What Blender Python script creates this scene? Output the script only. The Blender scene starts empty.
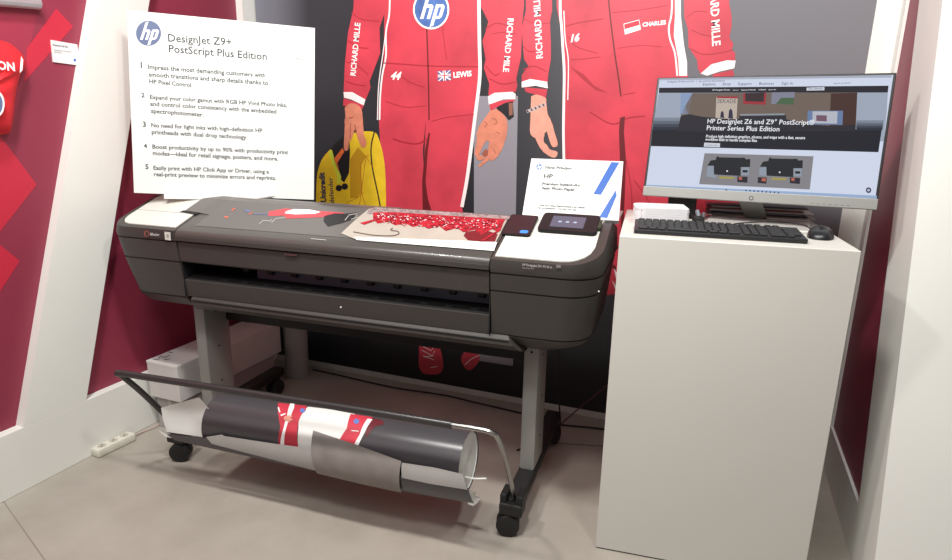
import bpy, bmesh, math, random
from mathutils import Vector, Matrix
random.seed(7)
C = bpy.context.scene.collection
V = Vector
rad = math.radians

# ------------------------------------------------------------------ camera
H = 1.37; F = 618.5; W0, H0 = 952, 560
yaw, pit, rol = rad(-20.99), rad(-14.39), rad(1.115)
fwd = V((math.sin(yaw)*math.cos(pit), math.cos(yaw)*math.cos(pit), math.sin(pit)))
r_ = fwd.cross(V((0, 0, 1))).normalized(); u_ = r_.cross(fwd)
right = math.cos(rol)*r_ + math.sin(rol)*u_
up = -math.sin(rol)*r_ + math.cos(rol)*u_
EYE = V((0, 0, H))
cam = bpy.data.cameras.new('camera'); co = bpy.data.objects.new('camera', cam); C.objects.link(co)
co.matrix_world = Matrix((( right.x, up.x, -fwd.x, 0), (right.y, up.y, -fwd.y, 0), (right.z, up.z, -fwd.z, H), (0, 0, 0, 1)))
cam.sensor_width = 36; cam.lens = F/W0*36; cam.clip_start = .02
bpy.context.scene.camera = co
def ray(x, y): return right*((x-W0/2)/F) + up*(-(y-H0/2)/F) + fwd

# ------------------------------------------------------------------ materials
def lin(c):
    if isinstance(c, str): c = [int(c[i:i+2], 16)/255 for i in (0, 2, 4)]
    return tuple((v/12.92 if v <= .04045 else ((v+.055)/1.055)**2.4) for v in c)
MATS = {}
def mat(name, col, rough=.6, metal=0, var=0, scale=8, bump=0, emit=0, spec=.5, coat=0):
    if name in MATS: return MATS[name]
    m = bpy.data.materials.new(name); m.use_nodes = True; nt = m.node_tree
    b = nt.nodes['Principled BSDF']; c = lin(col)
    b.inputs['Base Color'].default_value = (*c, 1)
    b.inputs['Roughness'].default_value = rough; b.inputs['Metallic'].default_value = metal
    b.inputs['Specular IOR Level'].default_value = spec
    b.inputs['Coat Weight'].default_value = coat
    if emit:
        b.inputs['Emission Color'].default_value = (*c, 1); b.inputs['Emission Strength'].default_value = emit
        b.inputs['Base Color'].default_value = (.01, .01, .01, 1)
    if var or bump:
        tc = nt.nodes.new('ShaderNodeTexCoord'); n = nt.nodes.new('ShaderNodeTexNoise')
        n.inputs['Scale'].default_value = scale; n.inputs['Detail'].default_value = 5
        nt.links.new(tc.outputs['Object'], n.inputs['Vector'])
        if var:
            r = nt.nodes.new('ShaderNodeValToRGB')
            r.color_ramp.elements[0].position = .3; r.color_ramp.elements[1].position = .7
            r.color_ramp.elements[0].color = (*[max(0, v*(1-var)) for v in c], 1)
            r.color_ramp.elements[1].color = (*[min(1, v*(1+var)) for v in c], 1)
            nt.links.new(n.outputs['Fac'], r.inputs[0]); nt.links.new(r.outputs[0], b.inputs['Base Color'])
        if bump:
            bp = nt.nodes.new('ShaderNodeBump'); bp.inputs['Strength'].default_value = bump; bp.inputs['Distance'].default_value = .002
            nt.links.new(n.outputs['Fac'], bp.inputs['Height']); nt.links.new(bp.outputs[0], b.inputs['Normal'])
    MATS[name] = m; return m
white_wall = mat('white_painted_board', 'e6e5df', .6, var=.02, scale=3)
red_panel = mat('dark_red_panel', '8a2f44', .5, var=.04, scale=4)
print_red = mat('suit_red_print', 'c63949', .5, var=.2, scale=5)
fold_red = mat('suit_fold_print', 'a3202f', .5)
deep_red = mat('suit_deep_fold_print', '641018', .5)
print_white = mat('white_print', 'efe4e4', .5)
ink_white = mat('white_ink', 'f4f2f0', .5)
ink_dark = mat('dark_ink', '4a4c55', .6)
ink_black = mat('black_ink', '17171b', .5)
ink_blue = mat('blue_ink', '3560ad', .5)
logo_blue = mat('slate_blue_ink', '566384', .5)
skin = mat('skin_print', 'cf7f66', .55, var=.12, scale=25)
skin_dark = mat('skin_shade_print', '9a5240', .55)
skin2 = mat('pale_skin_print', 'e29a86', .55, var=.1, scale=25)
yellow = mat('yellow_print', 'e0ba24', .5, var=.1, scale=20)
ochre = mat('ochre_print', 'b98a14', .5)
lime = mat('lime_print', 'c6cf3a', .5)
orange = mat('orange_print', 'dd6a35', .5)
plastic = mat('charcoal_plastic', '3d3936', .45, bump=.15, scale=300)
plastic_lo = mat('charcoal_lower_plastic', '3b3734', .5, bump=.15, scale=300)
groove = mat('groove_black', '0c0b0b', .7)
cover_m = mat('grey_cover_plastic', '4a4643', .3, coat=.1)
lid_white = mat('white_lid_plastic', 'cfcec6', .4)
black_gloss = mat('black_gloss', '1c1c1e', .4, spec=.25)
black_matte = mat('black_matte', '161515', .6)
dark_int = mat('dark_interior', '121214', .6)
platen = mat('platen_grey', '5a6272', .4)
leg_grey = mat('grey_leg_paint', '9a9894', .5)
tube_m = mat('dark_metal_tube', '4c4a4a', .3, .6)
chrome = mat('brushed_steel', 'a8a6a4', .25, 1)
paper = mat('white_paper', 'e4e4e0', .6)
paper_shaded = mat('shaded_white_paper', 'a29e9b', .6, var=.05, scale=10)  # white paper with the shade under the roll put into its colour
paper_shaded_dark = mat('shaded_white_paper_back', '837c77', .7, var=.12, scale=14)  # white back of the paper, deeper shade painted in as grey
roll_grey = mat('dark_grey_gloss_print', '4b484b', .28, var=.06, scale=5)
ped_white = mat('white_pedestal', 'cfccc5', .5, var=.012, scale=3)
carton = mat('white_carton', 'c9c3c0', .7, var=.03, scale=12)
carton2 = mat('greyish_carton', 'a8a09e', .7)
silver = mat('silver_plastic', '92928e', .4, .2)
key_m = mat('black_keys', '222224', .5)
key_base = mat('keyboard_black', '1b1b1d', .45)
cable_m = mat('black_cable', '1b1416', .5)
cable_p = mat('plum_cable', '5a3348', .5)
cable_w = mat('pale_cable', 'b7a39c', .5)
strip_m = mat('cream_plastic', 'd9d5c8', .45)
shirt_m = mat('red_shirt_cloth', 'd8202c', .7, bump=.3, scale=40)
bright_red = mat('bright_red_band', 'c0283e', .5)
acrylic = mat('frosted_acrylic', 'dcdcdc', .25)

# ------------------------------------------------------------------ object helpers
def empty(name, label, cat, loc=(0, 0, 0), rz=0, group=None):
    o = bpy.data.objects.new(name, None); C.objects.link(o); o.empty_display_size = .05
    o.location = loc; o.rotation_euler = (0, 0, rz)
    o['label'] = label; o['category'] = cat
    if group: o['group'] = group
    return o
def inv(parent):
    p = parent
    while p.parent: p = p.parent
    return p.matrix_basis.inverted()
def obj(name, vf, m, parent=None, world=False, smooth=False, label=None):
    v, f = vf
    if parent and world:
        M = inv(parent); v = [M @ V(p) for p in v]
    me = bpy.data.meshes.new(name); me.from_pydata([tuple(p) for p in v], [], f); me.materials.append(m)
    bm = bmesh.new(); bm.from_mesh(me); 
    if any(len(x) > 4 for x in f): bmesh.ops.triangulate(bm, faces=[q for q in bm.faces if len(q.verts) > 4])
    if len(f) > 1: bmesh.ops.recalc_face_normals(bm, faces=bm.faces)
    bm.to_mesh(me); bm.free()
    if smooth:
        for p in me.polygons: p.use_smooth = True
        try: me.set_sharp_from_angle(angle=rad(35))
        except Exception: pass
    o = bpy.data.objects.new(name, me); C.objects.link(o)
    if parent: o.parent = parent
    if label: o['label'] = label
    return o
def tag(o, label, cat, group=None):
    o['label'] = label; o['category'] = cat
    if group: o['group'] = group
    return o
def struct(name, vf, m, parent=None):
    o = obj(name, vf, m, parent)
    if not parent: o['kind'] = 'structure'
    return o
def join(*L):
    v, f = [], []
    for a, b in L:
        n = len(v); v += list(a); f += [tuple(i+n for i in q) for q in b]
    return v, f
def box(x0, x1, y0, y1, z0, z1, bev=0, seg=2):
    bm = bmesh.new(); bmesh.ops.create_cube(bm, size=1)
    for p in bm.verts: p.co = V(((x0+x1)/2+p.co.x*(x1-x0), (y0+y1)/2+p.co.y*(y1-y0), (z0+z1)/2+p.co.z*(z1-z0)))
    if bev: bmesh.ops.bevel(bm, geom=bm.edges[:], offset=bev, segments=seg, profile=.5, affect='EDGES')
    bm.verts.index_update(); r = [p.co.copy() for p in bm.verts], [tuple(q.index for q in f.verts) for f in bm.faces]
    bm.free(); return r
def xform(vf, M): return [M @ V(p) for p in vf[0]], vf[1]
def prism(poly, d, axis=0, bev=0):
    """poly: 3D points of a planar outline; d: extrusion vector"""
    n = len(poly); d = V(d); a = [V(p) for p in poly]
    v = a+[p+d for p in a]
    f = [tuple(range(n)), tuple(range(2*n-1, n-1, -1))]+[(i, (i+1) % n, (i+1) % n+n, i+n) for i in range(n)]
    return v, f
def smooth_pts(P, n=6):
    P = [V(p) for p in P]
    if len(P) < 3: return P
    Q = [2*P[0]-P[1]]+P+[2*P[-1]-P[-2]]; out = []
    for i in range(1, len(Q)-2):
        a, b, c, d = Q[i-1:i+3]
        for k in range(n):
            t = k/n
            out.append(.5*((2*b)+(c-a)*t+(2*a-5*b+4*c-d)*t*t+(3*b-a-3*c+d)*t**3))
    return out+[P[-1]]
def tube(P, r, seg=8, sm=True, n=6):
    P = smooth_pts(P, n) if sm else [V(p) for p in P]
    v, f = [], []; ref = None
    for i, p in enumerate(P):
        t = (P[min(i+1, len(P)-1)]-P[max(i-1, 0)]).normalized()
        if ref is None: ref = t.orthogonal().normalized()
        ref = (ref-t*ref.dot(t)).normalized(); b = t.cross(ref)
        for k in range(seg):
            a = 2*math.pi*k/seg; v.append(p+r*(math.cos(a)*ref+math.sin(a)*b))
    for i in range(len(P)-1):
        for k in range(seg): f.append((i*seg+k, i*seg+(k+1) % seg, (i+1)*seg+(k+1) % seg, (i+1)*seg+k))
    f += [tuple(range(seg))[::-1], tuple((len(P)-1)*seg+k for k in range(seg))]
    return v, f
def cyl(a, b, r, seg=24, r2=None, bev=0):
    a, b = V(a), V(b); t = (b-a).normalized(); u = t.orthogonal().normalized(); w = t.cross(u); r2 = r if r2 is None else r2
    L = (b-a).length
    prof = [(0, r), (L, r2)] if not bev else [(0, r-bev), (bev*.3, r-bev*.3), (bev, r), (L-bev, r2), (L-bev*.3, r2-bev*.3), (L, r2-bev)]
    v, f = [], []
    for s, q in prof:
        for k in range(seg):
            g = 2*math.pi*k/seg; v.append(a+t*s+q*(math.cos(g)*u+math.sin(g)*w))
    for i in range(len(prof)-1):
        for k in range(seg): f.append((i*seg+k, i*seg+(k+1) % seg, (i+1)*seg+(k+1) % seg, (i+1)*seg+k))
    f += [tuple(range(seg))[::-1], tuple((len(prof)-1)*seg+k for k in range(seg))]
    return v, f

class Plane:
    """a flat printed surface: origin, two in-plane directions, facing side"""
    def __init__(s, O, u, v):
        s.O = V(O); s.u = V(u).normalized(); v = V(v); s.v = (v-s.u*v.dot(s.u)).normalized(); s.n = s.u.cross(s.v)
    def hit(s, x, y):
        d = ray(x, y); return EYE+d*((s.O-EYE).dot(s.n)/d.dot(s.n))
    def ab(s, x, y): p = s.hit(x, y)-s.O; return p.dot(s.u), p.dot(s.v)
    def at(s, a, b, h=0): return s.O+s.u*a+s.v*b+s.n*h
def flat(name, pl, polys, m, parent, lift=1, T=None, label=None, thick=0):
    """polygons traced on a printed surface, drawn as ink layers 0.3 mm apart"""
    first = None
    for i, P in enumerate(polys):
        if T: P = [(T[0]+x/T[2], T[1]+y/T[2]) for x, y in P]
        q = [pl.hit(x, y)+pl.n*(lift*.0003+(i % 7)*.00004) for x, y in P]
        o = obj(name, (q, [tuple(range(len(q)))]), m, parent, world=True, label=label)
        first = first or o
    return first
def stroke(P, w):
    """one ribbon outline following the points"""
    A, B = [], []
    for i, (x, y) in enumerate(P):
        (xa, ya), (xb, yb) = P[max(i-1, 0)], P[min(i+1, len(P)-1)]
        dx, dy = xb-xa, yb-ya; l = math.hypot(dx, dy) or 1; nx, ny = -dy/l*w/2, dx/l*w/2
        A.append((x+nx, y+ny)); B.append((x-nx, y-ny))
    return [A+B[::-1]]
def spline2(P, n=5):
    return [(p.x, p.y) for p in smooth_pts([(x, y, 0) for x, y in P], n)]
def disc_px(x, y, rx, ry=None, n=28):
    ry = ry or rx
    return [(x+rx*math.cos(2*math.pi*k/n), y+ry*math.sin(2*math.pi*k/n)) for k in range(n)]
def text_mesh(txt, bold=0, shear=0):
    cu = bpy.data.curves.new('t', 'FONT'); cu.body = txt; cu.offset = bold; cu.shear = shear; cu.resolution_u = 2
    o = bpy.data.objects.new('t', cu); C.objects.link(o)
    dg = bpy.context.evaluated_depsgraph_get(); dg.update()
    me = bpy.data.meshes.new_from_object(o.evaluated_get(dg))
    v = [p.co.copy() for p in me.vertices]; f = [tuple(q.vertices) for q in me.polygons]
    bpy.data.objects.remove(o); bpy.data.meshes.remove(me); bpy.data.curves.remove(cu)
    return v, f
def texts(name, pl, items, m, parent, lift=2, T=None, label=None):
    """items: (text, (x0,y0), (x1,y1) baseline ends, height factor, bold, shear)"""
    first = None
    for it in items:
        txt, a, b = it[:3]; hf = it[3] if len(it) > 3 else 1; bold = it[4] if len(it) > 4 else 0; sh = it[5] if len(it) > 5 else 0
        if T: a, b = [(T[0]+x/T[2], T[1]+y/T[2]) for x, y in (a, b)]
        v, f = text_mesh(txt, bold, sh)
        x0 = min(p.x for p in v); x1 = max(p.x for p in v)
        A, B = pl.hit(*a), pl.hit(*b); d = (B-A); s = d.length/(x1-x0); d.normalize(); w = pl.n.cross(d)
        o = obj(name, ([A+d*(p.x-x0)*s+w*p.y*s*hf+pl.n*lift*.0003 for p in v], f), m, parent, world=True, label=label)
        first = first or o
    return first
def hp(pl, cx, cy, r, parent, disc, letters, lift=2, ring=None, name='round_logo', sq=1):
    """round emblem with slanted lower case hp: h runs off the top, p off the bottom"""
    if ring: flat('logo_ring', pl, [disc_px(cx, cy, r*1.1, r*1.1*sq)], ring, parent, lift-1)
    o = flat(name, pl, [disc_px(cx, cy, r, r*sq)], disc, parent, lift)
    sl = .32
    def g(P): return [(cx+(x+sl*y)*r, cy-y*r*sq) for x, y in P]
    h = [[(-.50, -.52), (-.30, -.52), (-.30, .93), (-.50, .84)], [(-.30, .28), (-.02, .28), (.10, .16), (.10, -.52), (-.10, -.52), (-.10, .10), (-.30, .10)]]
    p = [[(.22, .28), (.42, .28), (.42, -.90), (.22, -.97)], [(.42, .28), (.66, .28), (.78, .16), (.78, -.40), (.66, -.52), (.42, -.52), (.42, -.36), (.58, -.36), (.58, .12), (.42, .12)]]
    flat('logo_letters', pl, [g(q) for q in h+p], letters, o, lift+1)
    return o

# ------------------------------------------------------------------ the room
XL, XR, YB, ZT = -2.29, .54, 2.745, 2.7
fm = bpy.data.materials.new('beige_concrete_tile'); fm.use_nodes = True; nt = fm.node_tree; b = nt.nodes['Principled BSDF']
tc = nt.nodes.new('ShaderNodeTexCoord'); 
dn = nt.nodes.new('ShaderNodeVectorMath'); dn.operation = 'DOT_PRODUCT'; dn.inputs[1].default_value = (.33, .944, 0); nt.links.new(tc.outputs['Object'], dn.inputs[0])
m1 = nt.nodes.new('ShaderNodeMath'); m1.operation = 'SUBTRACT'; m1.inputs[1].default_value = .403; nt.links.new(dn.outputs['Value'], m1.inputs[0])
m2 = nt.nodes.new('ShaderNodeMath'); m2.operation = 'PINGPONG'; m2.inputs[1].default_value = 1.5; nt.links.new(m1.outputs[0], m2.inputs[0])
m3 = nt.nodes.new('ShaderNodeMath'); m3.operation = 'LESS_THAN'; m3.inputs[1].default_value = .0018; nt.links.new(m2.outputs[0], m3.inputs[0])
br = nt.nodes.new('ShaderNodeMix'); br.data_type = 'RGBA'; nt.links.new(m3.outputs[0], br.inputs[0])
n1 = nt.nodes.new('ShaderNodeTexNoise'); n1.inputs['Scale'].default_value = 3.5; n1.inputs['Detail'].default_value = 8; n1.inputs['Roughness'].default_value = .6; nt.links.new(tc.outputs['Object'], n1.inputs['Vector'])
rp = nt.nodes.new('ShaderNodeValToRGB'); rp.color_ramp.elements[0].position = .3; rp.color_ramp.elements[1].position = .72
rp.color_ramp.elements[0].color = (*lin('9d958b'), 1); rp.color_ramp.elements[1].color = (*lin('b0a99f'), 1)
nt.links.new(n1.outputs['Fac'], rp.inputs[0]); nt.links.new(rp.outputs[0], br.inputs[6])
br.inputs[7].default_value = (*lin('857a70'), 1); nt.links.new(br.outputs[2], b.inputs['Base Color']); b.inputs['Roughness'].default_value = .42
struct('floor', box(-6, 6, -5, 6, -.05, 0), fm)
struct('wall_back', box(XL-.1, XR+.1, YB+.02, YB+.12, 0, ZT), white_wall)
def yz(P, x, dx): return prism([(x, y, z) for y, z in P], (dx, 0, 0))
wl = struct('wall_left', box(XL-.12, XL-.04, -1.2, YB+.02, 0, ZT), red_panel)
struct('baseboard_left', box(XL-.04, XL, -1.2, YB+.02, 0, .245, .002, 1), white_wall)
s = .339
struct('trim_1', yz([(1.335, .245), (1.585, .245), (1.585+s*(ZT-.25)-.03, ZT), (1.335+s*(ZT-.25)-.02, ZT)], XL-.04, .04), white_wall)
struct('trim_2', box(XL-.04, XL, 2.66, YB+.02, .245, ZT), white_wall)
pw = Plane((XL-.04, 1.5, 1), (0, 1, 0), (0, 0, 1))
gb = flat('red_band_graphic', pw, [[(56, 8.6), (73, 26.6), (24, 82), (27, 48)], [(-60, 90), (-12, 120), (36.5, 184.5), (-30, 270)], [(-30, 220), (19.6, 261), (-25, 330)]], bright_red, wl, 3)
gb2 = flat('dark_band_graphic', pw, [[(-60, 0), (38, 8), (28, 56), (10, 140), (-80, 140)]], mat('plum_red_band', '9a3046', .5), wl, 2)
# right side wall: red recess, corner post, low board, and the slanted end block
struct('wall_right', yz([(1.95, 0), (YB+.02, 0), (YB+.02, ZT), (1.95+.2536*ZT, ZT)], XR+.010, .09), red_panel)
struct('baseboard_right', box(XR, XR+.012, 1.95, YB+.02, 0, .185), white_wall)
struct('trim_3', box(XR, XR+.012, 2.685, YB+.02, .185, ZT), white_wall)
struct('trim_4', box(.462, XR, YB, YB+.02, 0, ZT), white_wall)
struct('trim_5', box(XL, .462, YB+.004, YB+.02, 0, .034), white_wall)
k = .2536
struct('trim_6', yz([(1.80, 0), (2.052, 0), (2.052+k*ZT, ZT), (1.80+k*ZT, ZT)], XR-.002, .9), white_wall)

# ------------------------------------------------------------------ wall mural
mm = bpy.data.materials.new('mural_backdrop_print'); mm.use_nodes = True; nt = mm.node_tree; b = nt.nodes['Principled BSDF']; b.inputs['Roughness'].default_value = .55
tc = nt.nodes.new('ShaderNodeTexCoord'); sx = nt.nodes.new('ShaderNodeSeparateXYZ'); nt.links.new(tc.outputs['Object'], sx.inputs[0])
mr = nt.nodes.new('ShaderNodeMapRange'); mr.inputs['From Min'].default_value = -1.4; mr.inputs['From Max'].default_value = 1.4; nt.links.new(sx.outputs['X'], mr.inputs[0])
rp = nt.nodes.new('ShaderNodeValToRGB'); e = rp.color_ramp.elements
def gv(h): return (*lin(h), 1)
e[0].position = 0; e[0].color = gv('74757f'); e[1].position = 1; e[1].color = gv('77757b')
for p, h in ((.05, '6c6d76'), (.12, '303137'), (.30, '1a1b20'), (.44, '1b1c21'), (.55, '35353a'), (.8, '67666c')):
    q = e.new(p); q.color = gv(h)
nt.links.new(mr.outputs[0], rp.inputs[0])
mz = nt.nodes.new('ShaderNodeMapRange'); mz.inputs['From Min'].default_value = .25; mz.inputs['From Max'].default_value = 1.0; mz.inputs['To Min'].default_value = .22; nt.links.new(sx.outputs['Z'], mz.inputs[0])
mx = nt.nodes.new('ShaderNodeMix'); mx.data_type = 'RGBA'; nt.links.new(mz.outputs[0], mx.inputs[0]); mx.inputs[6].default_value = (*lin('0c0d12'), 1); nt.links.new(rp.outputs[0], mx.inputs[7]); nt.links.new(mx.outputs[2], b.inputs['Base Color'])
mural = empty('wall_mural', 'large dark wall mural printed with two people in red racing suits on the back wall', 'mural', (-.9, YB, 0))
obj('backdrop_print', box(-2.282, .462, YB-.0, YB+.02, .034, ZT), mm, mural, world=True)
pm = Plane((-.9, YB, 1), (1, 0, 0), (0, 0, 1))
T3 = (310, 0, 2.668); T4 = (500, 0, 2.546); T8 = (450, 80, 5.6); TH = (310, 100, 5.09)
TA = (330, 0, 4.67); TB = (380, 50, 3.5); TC = (475, 0, 5.6); TD = (555, 0, 5.6); TG = (670, 0, 7)
def px(T, P): return [(T[0]+x/T[2], T[1]+y/T[2]) for x, y in P]
grey_band = mat('mid_grey_print', '8a868e', .55)
flat('grey_band_print', pm, [[(474, 96), (518, 96), (513, 366), (474, 360)]], grey_band, mural, 1)
# left figure
suit = flat('racing_suit_print', pm, [
    [(385, -90), (384, 56), (380, 94), (378.5, 112), (381, 157), (383, 204), (395, 300), (415, 345), (436, 345), (432, 250), (425, 195), (423, 150), (426, 120), (424, 165), (426, 195), (445, 260), (455, 350), (480, 353), (478, 290), (462, 207), (471, 157), (474, 124), (480.5, 75), (480.5, 56), (477, -90)],
    px(TA, [(125, -400), (110, 40), (85, 150), (70, 300), (66, 385), (64, 440), (165, 470), (190, 410), (185, 380), (235, 250), (232, 130), (262, 40), (262, -400)]),
    px(TA, [(64, 458), (160, 490), (145, 520), (62, 492)]),
    px(TC, [(20, -500), (30, 30), (75, 120), (60, 180), (42, 230), (60, 330), (50, 380), (80, 470), (75, 535), (228, 515), (238, 480), (232, 440), (258, 320), (265, 130), (275, 30), (275, -500)]),
    px(T8, [(218, 125), (368, 105), (350, 130), (300, 135), (228, 172)])], print_red, mural, 3)
flat('white_cuff', pm, [px(TA, [(64, 430), (105, 430), (166, 465), (158, 492), (100, 465), (66, 456)]), px(T8, [(213, 92), (250, 72), (350, 66), (368, 78), (366, 108), (300, 108), (218, 138)])], print_white, suit, 5)
flat('side_piping', pm, stroke(spline2(px(TA, [(280, -80), (278, 60), (262, 150), (262, 260), (245, 350), (235, 450), (232, 560)])), 1.6)+stroke(spline2(px(TA, [(265, 120), (248, 250), (228, 400), (222, 560)])), .9)
     + stroke(spline2([(479, -10), (479.5, 40), (480, 75), (476, 110), (471, 150), (467, 180), (462, 207)]), 3.4), print_white, suit, 5)
flat('zip_line', pm, stroke(spline2(px(T3, [(310, -20), (312, 80), (316, 200), (318, 320)])), 1.3), deep_red, suit, 5)
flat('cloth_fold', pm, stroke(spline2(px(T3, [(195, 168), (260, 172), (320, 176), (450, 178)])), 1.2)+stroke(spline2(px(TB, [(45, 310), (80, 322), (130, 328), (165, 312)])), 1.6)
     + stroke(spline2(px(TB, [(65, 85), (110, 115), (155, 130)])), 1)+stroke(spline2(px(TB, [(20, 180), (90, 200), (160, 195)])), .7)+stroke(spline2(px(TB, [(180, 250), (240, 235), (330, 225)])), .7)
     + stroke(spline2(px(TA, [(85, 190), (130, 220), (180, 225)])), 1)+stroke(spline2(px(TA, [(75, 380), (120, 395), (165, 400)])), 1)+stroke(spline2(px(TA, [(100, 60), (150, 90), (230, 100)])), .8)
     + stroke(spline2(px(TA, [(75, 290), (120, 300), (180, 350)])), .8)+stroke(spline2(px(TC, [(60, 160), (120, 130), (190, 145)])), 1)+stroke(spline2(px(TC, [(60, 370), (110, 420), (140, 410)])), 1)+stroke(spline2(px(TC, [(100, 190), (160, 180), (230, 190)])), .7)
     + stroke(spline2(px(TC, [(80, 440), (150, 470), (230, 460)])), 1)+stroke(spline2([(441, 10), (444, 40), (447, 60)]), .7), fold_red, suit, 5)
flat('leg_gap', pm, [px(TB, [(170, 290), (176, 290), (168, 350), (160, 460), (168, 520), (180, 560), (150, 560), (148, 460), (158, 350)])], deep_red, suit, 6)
hp(pm, 431.3, 9.5, 16.5, suit, mat('blue_badge_print', '4a6fb0', .4, var=.4, scale=12), ink_white, 7, ring=ink_white, name='chest_logo', sq=1.1)
texts('suit_lettering', pm, [('RICHARD MILLE', (120/4.67+330, 355/4.67), (143/4.67+330, 108/4.67), 1.25, .02), ('RICHARD MILE', (185/5.6+475, 103/5.6), (158/5.6+475, 402/5.6), 1.15, .02),
    ('44', px(TB, [(38, 102)])[0], px(TB, [(76, 104)])[0], 1, .04, .4), ('LEWIS', px(TB, [(258, 97)])[0], px(TB, [(322, 91)])[0], 1, .04)], ink_white, suit, 7)
fl = flat('flag_patch', pm, [px(TB, [(202, 75), (248, 70), (250, 105), (204, 109)])], mat('flag_blue', '5a5f92', .5), suit, 7)
flat('flag_cross', pm, [px(TB, q) for q in ([(220, 73), (230, 72), (232, 107), (222, 108)], [(203, 87), (249, 83), (249, 92), (203, 96)], [(203, 76), (208, 75), (250, 103), (245, 106)], [(244, 71), (248, 71), (208, 109), (204, 108)])], ink_white, fl, 8)
flat('flag_red_cross', pm, [px(TB, q) for q in ([(223, 73), (227, 73), (229, 107), (225, 107)], [(203, 90), (249, 86), (249, 89), (203, 93)])], print_red, fl, 9)
# helmet held low at the left
hel = flat('helmet_print', pm, [spline2(px(TH, [(30, 560), (35, 400), (50, 330), (70, 290), (100, 255), (150, 205), (200, 175), (270, 160), (330, 165), (352, 200), (375, 290), (385, 400), (388, 560)]))], yellow, mural, 4)
flat('visor_print', pm, [px(TH, [(105, 250), (140, 210), (170, 185), (200, 190), (205, 260), (200, 370), (175, 420), (150, 400), (120, 320)])], ink_black, hel, 5)
flat('orange_stripe', pm, [px(TH, [(122, 300), (165, 245), (176, 262), (140, 320), (152, 370), (142, 352)])], orange, hel, 6)
flat('lime_stripe', pm, [px(TH, [(95, 265), (112, 252), (128, 310), (160, 390), (155, 425), (138, 425), (138, 385), (108, 310)])], lime, hel, 6)
flat('pivot_knob', pm, [disc_px(310+148/5.09, 100+448/5.09, 3.2), disc_px(310+178/5.09, 100+440/5.09, 3.2)], ink_black, hel, 7)
flat('line_pattern', pm, [q for P in ([(235, 555), (255, 520), (285, 290), (300, 280)], [(290, 555), (265, 480), (258, 330), (285, 285), (320, 340)], [(190, 520), (240, 500), (275, 470)]) for q in stroke(px(TH, P), .5)], mat('red_line_print', 'b04a20', .5), hel, 7)
flat('edge_seam', pm, stroke(spline2(px(TH, [(328, 165), (312, 240), (318, 340), (345, 470), (362, 560)])), 1.3), ink_black, hel, 7)
flat('lime_field', pm, [px(TH, [(205, 300), (245, 240), (285, 285), (262, 330), (262, 470), (240, 500), (205, 500)])], ochre, hel, 5)
texts('helmet_lettering', pm, [('Unicredit', px(TH, [(84, 520)])[0], px(TH, [(74, 368)])[0], 1.2, .04), ('defender', px(TH, [(124, 525)])[0], px(TH, [(116, 395)])[0], 1.1, .01)], mat('navy_ink', '2b3050', .5), hel, 8)
h1 = flat('hand_print', pm, [spline2(px(TH, q), 4) for q in ([(178, 40), (200, 20), (235, 20), (262, 45), (270, 90), (268, 140), (235, 150), (200, 150), (178, 120), (182, 80)],
    [(235, 120), (270, 125), (275, 170), (288, 215), (282, 238), (266, 240), (252, 215), (240, 180)], [(180, 105), (205, 110), (208, 160), (200, 210), (196, 250), (182, 258), (174, 245), (176, 180)], [(200, 110), (225, 115), (228, 150), (215, 195), (206, 210), (202, 160)])], skin, mural, 9)
flat('hand_shade', pm, [px(TH, q) for q in ([(205, 120), (210, 120), (208, 190), (203, 200)], [(228, 125), (233, 125), (238, 175), (233, 165)], [(200, 90), (220, 85), (222, 90), (202, 96)])], skin_dark, h1, 10)
h2 = flat('hand_print', pm, [spline2(px(T8, q), 4) for q in ([(225, 172), (265, 165), (300, 195), (320, 225), (322, 280), (305, 350), (270, 350), (215, 345), (200, 300), (165, 265), (195, 215)],
    [(165, 255), (205, 250), (215, 320), (190, 360), (165, 415), (150, 425), (138, 410), (150, 340), (150, 300)], [(240, 310), (305, 300), (305, 350), (285, 400), (255, 440), (225, 450), (232, 400)], [(225, 340), (250, 340), (245, 400), (225, 440), (190, 470), (168, 487), (162, 475), (200, 435)], [(150, 420), (185, 425), (195, 440), (165, 450), (148, 440)])], skin, mural, 6, label='tattooed hand hanging beside the suit leg')
flat('tattoo', pm, [q for P in ([(190, 230), (210, 245), (195, 265)], [(235, 215), (255, 220), (265, 240), (245, 250)], [(260, 290), (280, 300)], [(245, 385), (255, 410)]) for q in stroke(px(T8, P), .7)]+[px(T8, [(178, 412), (200, 385), (215, 395), (212, 425), (190, 428)])], skin_dark, h2, 7)
wt = flat('watch_print', pm, [px(T8, [(262, 152), (310, 128), (352, 120), (358, 205), (330, 225), (300, 190), (265, 165)])], ink_black, mural, 8)
flat('watch_face', pm, [px(T8, [(330, 130), (352, 128), (352, 195), (332, 200)])], mat('bronze_print', '8a5a48', .5), wt, 9)
# right figure
suit2 = flat('racing_suit_print', pm, [
    px(TD, [(0, -500), (10, 40), (40, 200), (55, 340), (50, 560)])+[(565, 130), (564, 230), (568, 290), (600, 296), (628, 292), (640, 240), (700, 300), (745, 300), (745, 195), (700, 120), (688, 76)]+px(TD, [(725, 350), (705, 200), (700, 100), (695, -500)]),
    px(TC, [(285, -500), (285, 60), (262, 160), (275, 330), (300, 370), (262, 420), (262, 470), (405, 480), (410, 420), (425, 330), (425, 240), (420, 120), (432, 60), (425, -500)]),
    px(TC, [(275, 488), (405, 500), (395, 560), (340, 530), (285, 515)]),
    px(TG, [(90, -500), (100, 120), (125, 200), (130, 330), (190, 420), (195, 480), (215, 520), (455, 425), (457, 370), (430, 350), (445, 310), (415, 260), (432, 180), (430, 100), (415, 30), (410, -500)]),
    px(TG, [(300, 520), (440, 488), (450, 530), (300, 560)])], print_red, mural, 3)
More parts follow.
